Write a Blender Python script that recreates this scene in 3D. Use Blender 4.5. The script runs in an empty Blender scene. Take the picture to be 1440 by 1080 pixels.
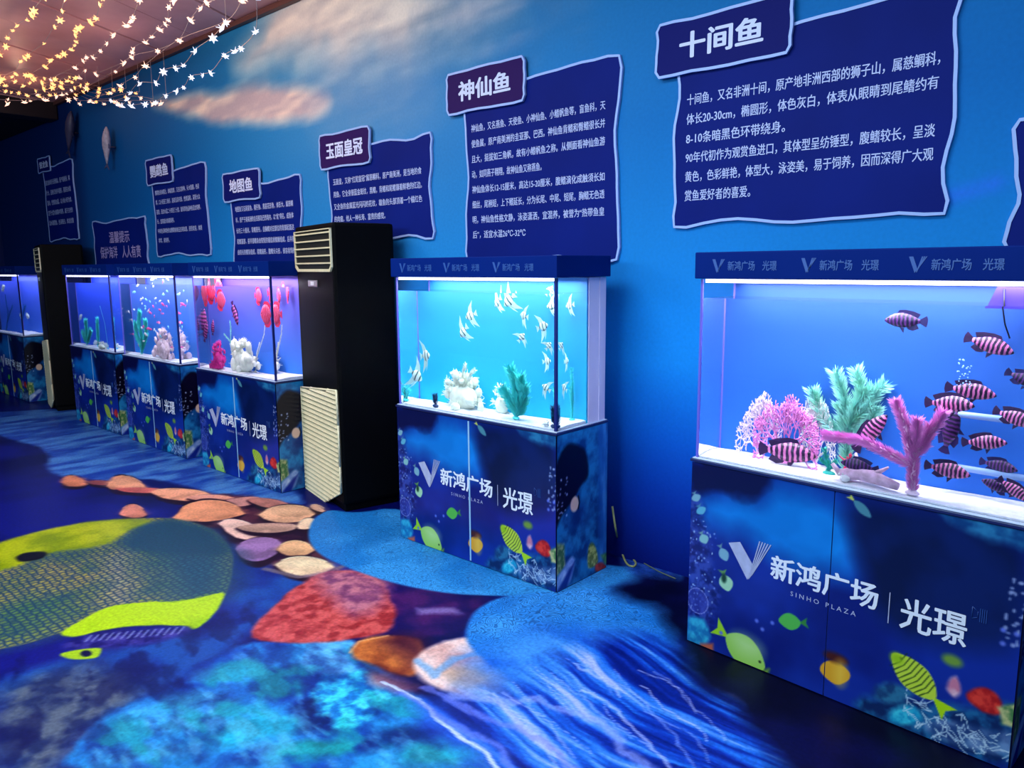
import bpy, bmesh, math, random
import numpy as np
from mathutils import Vector, Matrix
random.seed(7)
SC = bpy.context.scene
COL = SC.collection

# ------------------------------------------------------------------ camera
FOC, YAW, PIT, ROL, CX, CY = 1060.4877, -0.7382, -0.1518, -0.0083, -1.9531, -3.788
EYE = np.array([0.0, 0.0, 1.6])
_c, _s = math.cos(YAW), math.sin(YAW)
FW = np.array([_s*math.cos(PIT), _c*math.cos(PIT), math.sin(PIT)])
_r = np.array([_c, -_s, 0.0]); _u = np.cross(_r, FW)
RT = _r*math.cos(ROL) + _u*math.sin(ROL); UP = np.cross(RT, FW)
cam = bpy.data.cameras.new('camera'); camo = bpy.data.objects.new('camera', cam); COL.objects.link(camo)
camo.matrix_world = Matrix(((RT[0], UP[0], -FW[0], EYE[0]), (RT[1], UP[1], -FW[1], EYE[1]), (RT[2], UP[2], -FW[2], EYE[2]), (0, 0, 0, 1)))
cam.sensor_width = 36; cam.lens = FOC/1440*36
cam.shift_x = -CX/1440; cam.shift_y = CY/1440
cam.clip_start = 0.05
SC.camera = camo

# ------------------------------------------------------------------ world, lamps, exposure
W = bpy.data.worlds.new('world'); SC.world = W; W.use_nodes = True
W.node_tree.nodes['Background'].inputs[0].default_value = (0.10, 0.32, 0.75, 1)
W.node_tree.nodes['Background'].inputs[1].default_value = 0.35
def area(name, loc, sx, sy, power, color, rot=(0, 0, 0), parent=None):
    l = bpy.data.lights.new(name, 'AREA'); l.shape = 'RECTANGLE'; l.size = sx; l.size_y = sy
    l.energy = power; l.color = color
    o = bpy.data.objects.new(name, l); o.location = loc; o.rotation_euler = rot; COL.objects.link(o)
    if parent: o.parent = parent
    return o
area('ceiling_lamp', (-2.6, 0.9, 3.5), 1.6, 1.0, 95, (0.80, 0.88, 1.0))
area('ceiling_lamp', (-0.4, 1.2, 3.5), 1.4, 1.0, 42, (0.75, 0.85, 1.0))
area('ceiling_lamp', (-6.1, -0.6, 3.5), 1.6, 1.0, 52, (0.80, 0.88, 1.0))
for _p in ((-9.4, 2.7, 3.3), (-8.3, 2.2, 3.25), (-7.4, 2.0, 3.15), (-8.8, 1.2, 3.2), (-6.9, 2.6, 3.2)):   # glow of the fairy-light bundles
    _l = bpy.data.lights.new('fairy_glow', 'POINT'); _l.energy = 1.7; _l.color = (1.0, 0.6, 0.42); _l.shadow_soft_size = 0.02
    _o = bpy.data.objects.new('fairy_glow', _l); _o.location = _p; COL.objects.link(_o)
area('warm_ceiling_lamp', (-5.3, 1.5, 3.47), 0.9, 0.5, 40, (1.0, 0.68, 0.48), rot=(math.radians(38), 0, math.radians(12)))
area('front_fill_light', (-3.4, -3.4, 2.95), 6.0, 0.9, 190, (0.62, 0.92, 1.0), rot=(math.radians(72), 0, 0))  # unseen fill light added behind the camera to brighten wall and cabinets
SC.view_settings.view_transform = 'Standard'; SC.view_settings.look = 'None'
SC.view_settings.exposure = 0.0; SC.view_settings.gamma = 1.0; SC.view_settings.use_curve_mapping = False
SC.cycles.max_bounces = 9; SC.cycles.diffuse_bounces = 3; SC.cycles.glossy_bounces = 5
SC.cycles.transmission_bounces = 8; SC.cycles.transparent_max_bounces = 16
SC.cycles.sample_clamp_indirect = 12.0; SC.cycles.blur_glossy = 1.0

# ------------------------------------------------------------------ measuring helpers (photo point -> point on a real plane)
def ray(x, y): return FW + RT*(x-720-CX)/FOC - UP*(y-540-CY)/FOC
def on_y(x, y, Y): d = ray(x, y); return EYE + d*(Y/d[1])
def on_z(x, y, Z=0.0): d = ray(x, y); return EYE + d*((Z-EYE[2])/d[2])
def on_plane(x, y, p0, n): d = ray(x, y); return EYE + d*(np.dot(np.array(p0)-EYE, n)/np.dot(d, n))

# ------------------------------------------------------------------ object helpers
def link(name, data, parent=None):
    o = bpy.data.objects.new(name, data); COL.objects.link(o)
    if parent is not None: o.parent = parent
    return o
def tag(o, label=None, cat=None, group=None, kind=None):
    if label: o['label'] = label
    if cat: o['category'] = cat
    if group: o['group'] = group
    if kind: o['kind'] = kind
    return o
def empty(name, loc=(0, 0, 0), rz=0.0):
    o = link(name, None); o.location = loc; o.rotation_euler = (0, 0, rz); o.empty_display_size = 0.1
    return o
class MB:
    def __init__(s): s.v = []; s.f = []; s.sm = []
    def add(s, vs, fs, smooth=False):
        b = len(s.v); s.v += [tuple(map(float, p)) for p in vs]
        s.f += [tuple(b+i for i in f) for f in fs]; s.sm += [smooth]*len(fs); return s
    def box(s, x0, y0, z0, x1, y1, z1, ch=0.0):
        if ch <= 0:
            vs = [(x, y, z) for z in (z0, z1) for y in (y0, y1) for x in (x0, x1)]
            return s.add(vs, [(0, 2, 3, 1), (4, 5, 7, 6), (0, 1, 5, 4), (2, 6, 7, 3), (0, 4, 6, 2), (1, 3, 7, 5)])
        bm = bmesh.new(); bmesh.ops.create_cube(bm, size=1)
        for v in bm.verts:
            v.co = ((x0+x1)/2+v.co.x*(x1-x0), (y0+y1)/2+v.co.y*(y1-y0), (z0+z1)/2+v.co.z*(z1-z0))
        bmesh.ops.bevel(bm, geom=bm.edges[:], offset=ch, segments=2, affect='EDGES', profile=0.6)
        bm.verts.ensure_lookup_table()
        r = s.add([v.co[:] for v in bm.verts], [[v.index for v in f.verts] for f in bm.faces]); bm.free(); return r
    def tube(s, pts, rad, n=6, cap=True):
        pts = [Vector(p) for p in pts]; N = len(pts)
        if not hasattr(rad, '__len__'): rad = [rad]*N
        vs = []; ref = Vector((0.3, 0.2, 0.93)).normalized()
        for i, p in enumerate(pts):
            t = (pts[min(i+1, N-1)]-pts[max(i-1, 0)])
            if t.length < 1e-9: t = Vector((0, 0, 1))
            t.normalize(); a = t.cross(ref)
            if a.length < 1e-3: a = t.cross(Vector((1, 0, 0)))
            a.normalize(); b = t.cross(a); ref = b.cross(t) if False else ref
            for k in range(n):
                q = 2*math.pi*k/n; vs.append(p+(a*math.cos(q)+b*math.sin(q))*rad[i])
        fs = [(i*n+k, i*n+(k+1) % n, (i+1)*n+(k+1) % n, (i+1)*n+k) for i in range(N-1) for k in range(n)]
        if cap: fs += [tuple(range(n))[::-1], tuple((N-1)*n+k for k in range(n))]
        return s.add(vs, fs, True)
    def prism(s, poly, y0, y1):   # polygon in (x,z), thick along y
        n = len(poly); vs = [(p[0], y0, p[1]) for p in poly]+[(p[0], y1, p[1]) for p in poly]
        fs = [tuple(range(n)), tuple(range(2*n-1, n-1, -1))]+[(i, i+n, (i+1) % n+n, (i+1) % n) for i in range(n)]
        return s.add(vs, fs)
    def ball(s, c, r, sc=(1, 1, 1), n=8, m=6):
        vs = [(c[0], c[1], c[2]+r*sc[2])]
        for i in range(1, m):
            a = math.pi*i/m
            for k in range(n):
                q = 2*math.pi*k/n
                vs.append((c[0]+r*sc[0]*math.sin(a)*math.cos(q), c[1]+r*sc[1]*math.sin(a)*math.sin(q), c[2]+r*sc[2]*math.cos(a)))
        vs.append((c[0], c[1], c[2]-r*sc[2])); L = len(vs)-1
        fs = [(0, 1+k, 1+(k+1) % n) for k in range(n)]
        for i in range(m-2):
            fs += [(1+i*n+k, 1+(i+1)*n+k, 1+(i+1)*n+(k+1) % n, 1+i*n+(k+1) % n) for k in range(n)]
        fs += [(L, 1+(m-2)*n+(k+1) % n, 1+(m-2)*n+k) for k in range(n)]
        return s.add(vs, fs, True)
    def mesh(s, name, mat):
        me = bpy.data.meshes.new(name); me.from_pydata(s.v, [], s.f)
        me.polygons.foreach_set('use_smooth', s.sm); me.materials.append(mat); me.update(); return me
    def build(s, name, mat, parent=None):
        return link(name, s.mesh(name, mat), parent)

# ------------------------------------------------------------------ materials
def lin(c):
    c = np.asarray(c, float)/255.0
    return np.where(c <= 0.04045, c/12.92, ((c+0.055)/1.055)**2.4)
def L4(c): return tuple(float(v) for v in lin(c))+(1.0,)
MATS = {}
def mat(name, color, rough=0.5, metal=0.0, noise=0.0, nscale=20.0, emit=None, estr=0.0, spec=0.5, bump=0.0, coat=0.0):
    if name in MATS: return MATS[name]
    m = bpy.data.materials.new(name); m.use_nodes = True; nt = m.node_tree; b = nt.nodes['Principled BSDF']
    b.inputs['Base Color'].default_value = L4(color); b.inputs['Roughness'].default_value = rough
    b.inputs['Metallic'].default_value = metal; b.inputs['Specular IOR Level'].default_value = spec
    b.inputs['Coat Weight'].default_value = coat
    if noise or bump:
        tc = nt.nodes.new('ShaderNodeTexCoord'); n = nt.nodes.new('ShaderNodeTexNoise'); n.inputs['Scale'].default_value = nscale
        n.inputs['Detail'].default_value = 4; nt.links.new(tc.outputs['Object'], n.inputs['Vector'])
    if noise:
        r = nt.nodes.new('ShaderNodeValToRGB'); r.color_ramp.elements[0].position = 0.3; r.color_ramp.elements[1].position = 0.7
        c = np.array(L4(color)); r.color_ramp.elements[0].color = (*(c[:3]*(1-noise)), 1)
        r.color_ramp.elements[1].color = (*np.minimum(c[:3]*(1+noise), 1), 1)
        nt.links.new(n.outputs['Fac'], r.inputs['Fac']); nt.links.new(r.outputs['Color'], b.inputs['Base Color'])
    if bump:
        bp = nt.nodes.new('ShaderNodeBump'); bp.inputs['Strength'].default_value = bump; bp.inputs['Distance'].default_value = 0.01
        nt.links.new(n.outputs['Fac'], bp.inputs['Height']); nt.links.new(bp.outputs['Normal'], b.inputs['Normal'])
    if emit is not None:
        b.inputs['Emission Color'].default_value = L4(emit); b.inputs['Emission Strength'].default_value = estr
    MATS[name] = m; return m
def thin_glass(name, tint=(1, 1, 1), refl=0.06):
    m = bpy.data.materials.new(name); m.use_nodes = True; nt = m.node_tree; nt.nodes.clear()
    o = nt.nodes.new('ShaderNodeOutputMaterial'); t = nt.nodes.new('ShaderNodeBsdfTransparent'); g = nt.nodes.new('ShaderNodeBsdfGlossy')
    t.inputs[0].default_value = (*tint, 1); g.inputs['Roughness'].default_value = 0.02
    lw = nt.nodes.new('ShaderNodeFresnel'); ge = nt.nodes.new('ShaderNodeNewGeometry'); mr = nt.nodes.new('ShaderNodeMapRange')
    mr.inputs['To Min'].default_value = 1.3; mr.inputs['To Max'].default_value = 1/1.3   # same reflectance on both faces of the pane
    nt.links.new(ge.outputs['Backfacing'], mr.inputs['Value']); nt.links.new(mr.outputs[0], lw.inputs['IOR'])
    mx = nt.nodes.new('ShaderNodeMixShader'); nt.links.new(lw.outputs[0], mx.inputs[0])
    nt.links.new(t.outputs[0], mx.inputs[1]); nt.links.new(g.outputs[0], mx.inputs[2]); nt.links.new(mx.outputs[0], o.inputs[0])
    return m
GLASS = thin_glass('clear_glass', (0.97, 0.985, 1.0))
def water_mat():
    m = bpy.data.materials.new('water'); m.use_nodes = True; nt = m.node_tree; nt.nodes.clear()
    o = nt.nodes.new('ShaderNodeOutputMaterial'); g = nt.nodes.new('ShaderNodeBsdfGlass')
    g.inputs['IOR'].default_value = 1.33; g.inputs['Roughness'].default_value = 0.0; g.inputs['Color'].default_value = (0.97, 0.99, 1, 1)
    nt.links.new(g.outputs[0], o.inputs[0]); return m
WATER = water_mat()
def print_mat(name, rough=0.35, patterns=False, coat=0.0, grain=0.0, spec=0.2):
    m = bpy.data.materials.new(name); m.use_nodes = True; nt = m.node_tree; b = nt.nodes['Principled BSDF']; N = nt.nodes; K = nt.links
    b.inputs['Roughness'].default_value = rough; b.inputs['Coat Weight'].default_value = coat; b.inputs['Specular IOR Level'].default_value = spec
    a = N.new('ShaderNodeAttribute'); a.attribute_name = 'print'
    out = a.outputs['Color']; tc = N.new('ShaderNodeTexCoord')
    def mixc(fac, c1, c2, mode='MIX'):
        mx = N.new('ShaderNodeMix'); mx.data_type = 'RGBA'; mx.blend_type = mode
        for s_, v in ((mx.inputs[0], fac), (mx.inputs[6], c1), (mx.inputs[7], c2)):
            if hasattr(v, 'is_output'): K.new(v, s_)
            else: s_.default_value = v
        return mx.outputs[2]
    def math_(op, a_, b_=None):
        n = N.new('ShaderNodeMath'); n.operation = op
        for i, v in enumerate((a_, b_)):
            if v is None: continue
            if hasattr(v, 'is_output'): K.new(v, n.inputs[i])
            else: n.inputs[i].default_value = v
        return n.outputs[0]
    if patterns:
        pm = N.new('ShaderNodeAttribute'); pm.attribute_name = 'pattern'
        sp = N.new('ShaderNodeSeparateColor'); K.new(pm.outputs['Color'], sp.inputs[0])
        # brain-coral ridges
        nz = N.new('ShaderNodeTexNoise'); nz.inputs['Scale'].default_value = 13; nz.inputs['Detail'].default_value = 1
        K.new(tc.outputs['Object'], nz.inputs['Vector'])
        rid = math_('SINE', math_('MULTIPLY', nz.outputs['Fac'], 80.0))
        rid = math_('MULTIPLY', math_('MAXIMUM', rid, 0.0), sp.outputs[0])
        out = mixc(math_('MULTIPLY', rid, 0.95), out, (0.006, 0.07, 0.26, 1))
        # fish scales
        vo = N.new('ShaderNodeTexVoronoi'); vo.inputs['Scale'].default_value = 29; vo.inputs['Randomness'].default_value = 0.4
        vo.feature = 'DISTANCE_TO_EDGE'; K.new(tc.outputs['Object'], vo.inputs['Vector'])
        sc_ = math_('MULTIPLY', math_('SUBTRACT', 1.0, math_('MULTIPLY', vo.outputs['Distance'], 2.7)), sp.outputs[1])
        out = mixc(math_('MINIMUM', math_('MAXIMUM', math_('MULTIPLY', sc_, 1.15), 0.0), 0.95), out, (0.012, 0.05, 0.10, 1))
    if grain:
        n2 = N.new('ShaderNodeTexNoise'); n2.inputs['Scale'].default_value = 60; n2.inputs['Detail'].default_value = 5
        K.new(tc.outputs['Object'], n2.inputs['Vector'])
        mr = N.new('ShaderNodeMapRange'); mr.inputs['From Min'].default_value = 0.3; mr.inputs['From Max'].default_value = 0.7
        mr.inputs['To Min'].default_value = 1-grain; mr.inputs['To Max'].default_value = 1+grain
        K.new(n2.outputs['Fac'], mr.inputs['Value'])
        vm = N.new('ShaderNodeVectorMath'); vm.operation = 'SCALE'; K.new(out, vm.inputs[0]); K.new(mr.outputs[0], vm.inputs['Scale']); out = vm.outputs[0]
    K.new(out, b.inputs['Base Color']); return m
def stripe_mat(name, c1, c2, freq, duty=0.5, vert_fade=0.0, phase=0.0, rough=0.4, wob=1.5):
    m = bpy.data.materials.new(name); m.use_nodes = True; nt = m.node_tree; b = nt.nodes['Principled BSDF']; N = nt.nodes; K = nt.links
    tc = N.new('ShaderNodeTexCoord'); w = N.new('ShaderNodeTexWave'); w.bands_direction = 'X'; w.inputs['Scale'].default_value = freq
    w.inputs['Distortion'].default_value = wob; w.inputs['Detail'].default_value = 1; w.inputs['Detail Scale'].default_value = 3
    w.inputs['Phase Offset'].default_value = phase
    r = N.new('ShaderNodeValToRGB'); r.color_ramp.elements[0].position = max(duty-0.12, 0); r.color_ramp.elements[1].position = min(duty+0.12, 1)
    r.color_ramp.elements[0].color = L4(c1); r.color_ramp.elements[1].color = L4(c2)
    K.new(tc.outputs['Object'], w.inputs['Vector']); K.new(w.outputs['Fac'], r.inputs['Fac']); K.new(r.outputs['Color'], b.inputs['Base Color'])
    b.inputs['Roughness'].default_value = rough; return m

# ------------------------------------------------------------------ print painting: colours of flat prints, one colour per mesh point
_rs = np.random.RandomState(3); _tab = _rs.rand(256, 256)
def vnoise(x, y):
    xi = np.floor(x).astype(int); yi = np.floor(y).astype(int); fx = x-xi; fy = y-yi
    fx = fx*fx*(3-2*fx); fy = fy*fy*(3-2*fy); t = lambda a, b: _tab[a & 255, b & 255]
    return (t(xi, yi)*(1-fx)+t(xi+1, yi)*fx)*(1-fy)+(t(xi, yi+1)*(1-fx)+t(xi+1, yi+1)*fx)*fy
def fbm(x, y, o=4):
    v = 0; a = 0.5; s = 0
    for i in range(o): v = v+a*vnoise(x*2**i+17*i, y*2**i+9*i); s += a; a *= 0.55
    return v/s
class Canvas:
    def __init__(s, P, base):
        s.P = P; s.c = np.tile(np.array(base, float), (len(P), 1)); s.m = np.zeros((len(P), 3))
    def _blend(s, idx, a, color):
        col = np.array(color, float)
        if callable(color): col = color(s.P[idx])
        s.c[idx] = s.c[idx]*(1-a[:, None])+col*a[:, None]
    def poly(s, pts, color, soft=0.01, warp=0.0, wf=8.0, alpha=1.0, tex=None, mask=None, mval=1.0):
        pts = np.array(pts, float)[:, :2]; mg = soft*2+warp*1.5
        if len(pts) > 4 and len(pts) < 40:
            for _ in range(2): q = np.roll(pts, -1, 0); pts = np.stack([pts*.78+q*.22, pts*.22+q*.78], 1).reshape(-1, 2)
        lo = pts.min(0)-mg; hi = pts.max(0)+mg
        idx = np.nonzero(np.all((s.P > lo) & (s.P < hi), axis=1))[0]
        if len(idx) == 0: return
        Q = s.P[idx].copy()
        if warp: 
            nx = fbm(Q[:, 0]*wf, Q[:, 1]*wf)-0.5; ny = fbm(Q[:, 0]*wf+50, Q[:, 1]*wf+50)-0.5
            Q[:, 0] += nx*warp*2; Q[:, 1] += ny*warp*2
        d2 = np.full(len(Q), 1e9); ins = np.zeros(len(Q), bool); n = len(pts)
        for i in range(n):
            a, b = pts[i], pts[(i+1) % n]; ab = b-a; l = max(ab@ab, 1e-12)
            t = np.clip(((Q-a)@ab)/l, 0, 1); e = Q-a-t[:, None]*ab; d2 = np.minimum(d2, (e**2).sum(1))
            cr = ((a[1] > Q[:, 1]) != (b[1] > Q[:, 1]))
            if abs(b[1]-a[1]) > 1e-12: ins ^= cr & (Q[:, 0] < (b[0]-a[0])*(Q[:, 1]-a[1])/(b[1]-a[1])+a[0])
        sd = np.sqrt(d2)*np.where(ins, 1, -1)
        a = np.clip(sd/soft*0.5+0.5, 0, 1)*alpha
        if tex is not None: a = a*tex(s.P[idx])
        k = a > 0.002; s._blend(idx[k], a[k], color)
        if mask is not None: s.m[idx, mask] = np.maximum(s.m[idx, mask], a*mval)
        elif alpha > 0.7: s.m[idx] *= (1-a)[:, None]
    def line(s, pts, w, color, alpha=1.0, warp=0.0, wf=8.0, soft=None):
        pts = np.array(pts, float)[:, :2]; soft = soft or w*0.5; mg = w+soft+warp
        lo = pts.min(0)-mg; hi = pts.max(0)+mg
        idx = np.nonzero(np.all((s.P > lo) & (s.P < hi), axis=1))[0]
        if len(idx) == 0: return
        Q = s.P[idx].copy()
        if warp:
            Q[:, 0] += (fbm(Q[:, 0]*wf, Q[:, 1]*wf)-0.5)*warp*2; Q[:, 1] += (fbm(Q[:, 0]*wf+50, Q[:, 1]*wf+50)-0.5)*warp*2
        d2 = np.full(len(Q), 1e9)
        for i in range(len(pts)-1):
            a, b = pts[i], pts[i+1]; ab = b-a; l = max(ab@ab, 1e-12)
            t = np.clip(((Q-a)@ab)/l, 0, 1); e = Q-a-t[:, None]*ab; d2 = np.minimum(d2, (e**2).sum(1))
        a = np.clip((w*0.5-np.sqrt(d2))/soft+0.5, 0, 1)*alpha; s._blend(idx, a, color)
    def ell(s, c, rx, ry, color, ang=0.0, **k):
        a = math.radians(ang); p = []
        for i in range(20):
            q = 2*math.pi*i/20; x, y = rx*math.cos(q), ry*math.sin(q)
            p.append((c[0]+x*math.cos(a)-y*math.sin(a), c[1]+x*math.sin(a)+y*math.cos(a)))
        s.poly(p, color, **k)
def noisecol(c1, c2, f, lo=0.35, hi=0.65, fy=None):
    c1 = np.array(c1, float); c2 = np.array(c2, float)
    def fn(P):
        n = np.clip((fbm(P[:, 0]*f, P[:, 1]*(fy or f))-lo)/(hi-lo), 0, 1)[:, None]
        return c1*(1-n)+c2*n
    return fn
def Ncol(fn):  # let Canvas accept a callable
    return fn
Canvas._blend = lambda s, idx, a, color: s.c.__setitem__(idx, s.c[idx]*(1-a[:, None])+(color(s.P[idx]) if callable(color) else np.array(color, float))*a[:, None])

def grid(xs, ys):
    X, Y = np.meshgrid(xs, ys); P = np.stack([X.ravel(), Y.ravel()], 1); nx, ny = len(xs), len(ys)
    i = np.arange(nx-1)[None, :]+np.arange(ny-1)[:, None]*nx; i = i.ravel()
    return P, np.stack([i, i+1, i+1+nx, i+nx], 1)
def grid_mesh(name, V, F, canvas, m):
    me = bpy.data.meshes.new(name); me.vertices.add(len(V)); me.vertices.foreach_set('co', V.astype(np.float32).ravel())
    me.loops.add(len(F)*4); me.loops.foreach_set('vertex_index', F.astype(np.int32).ravel())
    me.polygons.add(len(F)); me.polygons.foreach_set('loop_start', np.arange(0, len(F)*4, 4, dtype=np.int32))
    me.update(calc_edges=True)
    def attr(nm, rgb):
        a = me.color_attributes.new(nm, 'FLOAT_COLOR', 'POINT'); c = np.ones((len(V), 4), np.float32); c[:, :3] = rgb
        a.data.foreach_set('color', c.ravel())
    attr('print', lin(np.clip(canvas.c, 0, 255)))
    if canvas.m.any(): attr('pattern', canvas.m)
    me.materials.append(m); return me

# ------------------------------------------------------------------ lettering
def text_mesh(name, lines, m, width=None, size=None, height=None, leading=1.6, weight=0.0, align='LEFT'):
    """lines of text as one flat mesh in the xz plane facing -y, first line's top-left at the origin"""
    cu = bpy.data.curves.new(name, 'FONT'); cu.body = '\n'.join(lines); cu.resolution_u = 2
    cu.space_line = leading; cu.align_x = align; cu.size = 1.0
    o = bpy.data.objects.new(name, cu); COL.objects.link(o); bpy.context.view_layer.update()
    me = bpy.data.meshes.new_from_object(o.evaluated_get(bpy.context.evaluated_depsgraph_get()))
    bpy.data.objects.remove(o); bpy.data.curves.remove(cu)
    n = len(me.vertices); co = np.zeros(n*3); me.vertices.foreach_get('co', co); co = co.reshape(-1, 3)
    lo, hi = co.min(0), co.max(0); sx = (width/(hi[0]-lo[0])) if width else size
    sz = (height/(hi[1]-lo[1])) if height else sx
    out = np.zeros((n, 3)); out[:, 0] = (co[:, 0]-lo[0])*sx; out[:, 2] = (co[:, 1]-hi[1])*sz
    lt = np.zeros(len(me.loops), np.int32); me.loops.foreach_get('vertex_index', lt); ls = np.zeros(len(me.polygons), np.int32); me.polygons.foreach_get('loop_start', ls)
    bpy.data.meshes.remove(me); vv = []; ll = []; ss = []
    for i, (a, b) in enumerate(((0, 0), (weight, .3*weight), (-weight, -.3*weight)) if weight else ((0, 0),)):   # heavier strokes: shifted copies
        o2 = out.copy(); o2[:, 0] += a*sx; o2[:, 2] += b*sz; o2[:, 1] -= .00001*i; vv.append(o2); ll.append(lt+i*n); ss.append(ls+i*len(lt))
    me = bpy.data.meshes.new(name); V = np.concatenate(vv); Lp = np.concatenate(ll); S = np.concatenate(ss)
    me.vertices.add(len(V)); me.vertices.foreach_set('co', V.astype(np.float32).ravel()); me.loops.add(len(Lp)); me.loops.foreach_set('vertex_index', Lp.astype(np.int32))
    me.polygons.add(len(S)); me.polygons.foreach_set('loop_start', S.astype(np.int32)); me.update(calc_edges=True); me.materials.append(m)
    return me
_glyph = {}
def glyph(ch, m, w):
    """one heavy character, em square 1 x 1, origin at the lower left of the em"""
    k = (ch, m.name, w)
    if k in _glyph: return _glyph[k]
    cu = bpy.data.curves.new('character', 'FONT'); cu.body = ch; cu.resolution_u = 2
    o = bpy.data.objects.new('character', cu); COL.objects.link(o); bpy.context.view_layer.update()
    t = bpy.data.meshes.new_from_object(o.evaluated_get(bpy.context.evaluated_depsgraph_get()))
    bpy.data.objects.remove(o); bpy.data.curves.remove(cu)
    V = [v.co.copy() for v in t.vertices]; Fs = [tuple(p.vertices) for p in t.polygons]; bpy.data.meshes.remove(t)
    mb = MB()
    for i, (dx_, dz_) in enumerate(((0, 0), (w, 0), (-w, 0), (0, w*.7), (0, -w*.7), (w*.7, w*.5), (-w*.7, w*.5), (w*.7, -w*.5), (-w*.7, -w*.5))):
        if w == 0 and i: break
        mb.add([(v.x+dx_, -.00001*i, v.y+dz_) for v in V], Fs)
    me = mb.mesh('character', m); _glyph[k] = me; return me
def row(parent, text, m, x, y, ztop, width, height, w=.022):
    """a row of separate characters; x left, ztop top, total width and glyph height"""
    n = len(text); p = width/(n-.06)
    for i, ch in enumerate(text):
        if ch == ' ': continue
        o = link('character', glyph(ch, m, w), parent); o.location = (x+p*(i-.03), y, ztop-height+height*.1); o.scale = (p, 1, height/.94)
def place_text(name, parent, me, x, y, z, roty=0.0):
    o = link(name, me, parent); o.location = (x, y, z); o.rotation_euler = (0, roty, 0); return o

# ================================================================== SETTING
WY = 3.35; CEIL = 3.6; XL = -13.2
def FZ(*pts): return [on_z(x, y)[:2] for x, y in pts]
def WZ(*pts): return [on_y(x, y, WY)[[0, 2]] for x, y in pts]
def paint_floor(P):
    c = Canvas(P, (6, 12, 84))
    c.poly([(-14, -5), (4, -5), (4, 4), (-14, 4)], noisecol((4, 8, 70), (12, 20, 116), 1.4), soft=.01)
    # far floor, blue water strip beside the tanks
    c.poly(FZ((-60, 585), (100, 572), (270, 600), (420, 690), (436, 712), (380, 706), (330, 700), (270, 686), (200, 672), (165, 680), (100, 672), (62, 662), (78, 645), (40, 622), (-60, 600)),
           noisecol((24, 62, 160), (70, 128, 200), 9, fy=3.5), soft=.03, warp=.05, wf=3)
    # slate rock and dark blue swirls lower left
    c.poly(FZ((-20, 960), (60, 930), (150, 920), (250, 890), (330, 800), (420, 780), (470, 800), (420, 850), (340, 900), (280, 950), (190, 990), (120, 1040), (90, 1100), (-20, 1100)),
           noisecol((8, 22, 110), (22, 70, 150), 4), soft=.05, warp=.06)
    c.poly(FZ((-20, 990), (50, 950), (120, 935), (180, 950), (210, 975), (150, 1010), (110, 1050), (90, 1100), (-20, 1100)), noisecol((28, 42, 88), (82, 92, 112), 14), soft=.08, warp=.06)
    # big coral, cyan and blue
    c.poly(FZ((90, 1100), (115, 1040), (160, 1000), (215, 975), (275, 960), (320, 915), (370, 902), (430, 898), (500, 905), (560, 950), (600, 985), (660, 1020), (760, 1100)),
           noisecol((14, 66, 160), (36, 140, 205), 5), soft=.02, warp=.05)
    for x, y, w, h, col in [(250, 1000, 85, 24, (60, 165, 225)), (330, 945, 60, 16, (50, 150, 225)), (420, 955, 70, 22, (10, 40, 120)), (470, 1000, 60, 26, (8, 30, 105)), (340, 1030, 80, 18, (30, 175, 210)),
                            (200, 1060, 70, 14, (60, 160, 220)), (440, 1055, 60, 14, (25, 160, 160)), (350, 1068, 30, 10, (8, 40, 130)), (560, 1040, 60, 12, (10, 35, 110)), (620, 1062, 62, 20, (30, 175, 190)), (300, 985, 30, 8, (15, 60, 150)), (255, 1075, 40, 8, (25, 120, 200))]:
        c.poly(FZ(*[(x+w*math.cos(a)+.35*h*math.sin(a), y+h*math.sin(a)-.18*w*math.cos(a)) for a in np.linspace(0, 6.1, 14)]), noisecol(col, np.array(col)*.72, 16), soft=.03, warp=.05, wf=11, alpha=.85)
    c.poly(FZ((460, 930), (520, 945), (545, 970), (570, 985), (540, 990), (520, 1000), (500, 1030), (465, 1020), (440, 990)), noisecol((20, 110, 190), (60, 205, 225), 30), soft=.02, warp=.05, wf=18)
    c.poly(FZ((420, 925), (440, 905), (480, 895), (505, 905), (490, 925), (505, 945), (470, 950), (440, 945)), noisecol((70, 165, 225), (110, 190, 235), 12), soft=.015, warp=.02)
    cor = FZ((100, 1100), (125, 1040), (170, 1003), (220, 980), (280, 965), (325, 922), (375, 908), (430, 902), (490, 910), (550, 955), (595, 990), (650, 1025), (740, 1100))
    c.poly(cor, (6, 34, 112), soft=.03, warp=.04, alpha=.65, tex=lambda P: np.clip((fbm(P[:, 0]*5+P[:, 1]*2, P[:, 1]*9+40)-.5)*5, 0, 1))
    c.poly(cor, (110, 205, 235), soft=.03, warp=.04, alpha=.35, tex=lambda P: np.clip((fbm(P[:, 0]*8+P[:, 1]*6+70, P[:, 1]*22+11)-.55)*6, 0, 1))
    c.poly(cor, (20, 150, 150), soft=.03, warp=.04, alpha=.55, tex=lambda P: np.clip((fbm(P[:, 0]*4+20, P[:, 1]*8+60)-.56)*9, 0, 1))
    c.poly(FZ((-20, 880), (250, 880), (480, 800), (480, 850), (300, 960), (120, 1040), (60, 1100), (-20, 1100)), (4, 12, 70), soft=.06, alpha=.6, tex=lambda P: np.clip((fbm(P[:, 0]*5+P[:, 1]*4, P[:, 1]*9+90)-.5)*8, 0, 1))
    # dark plum hollow
    c.poly(FZ((470, 800), (560, 820), (640, 836), (700, 842), (672, 868), (655, 890), (600, 900), (520, 895), (500, 900), (470, 900), (520, 860)), noisecol((22, 12, 78), (66, 22, 88), 6), soft=.03, warp=.05)
    c.poly(FZ((585, 856), (640, 854), (650, 862), (590, 866)), (130, 110, 170), soft=.02, warp=.03, alpha=.8)
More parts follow.
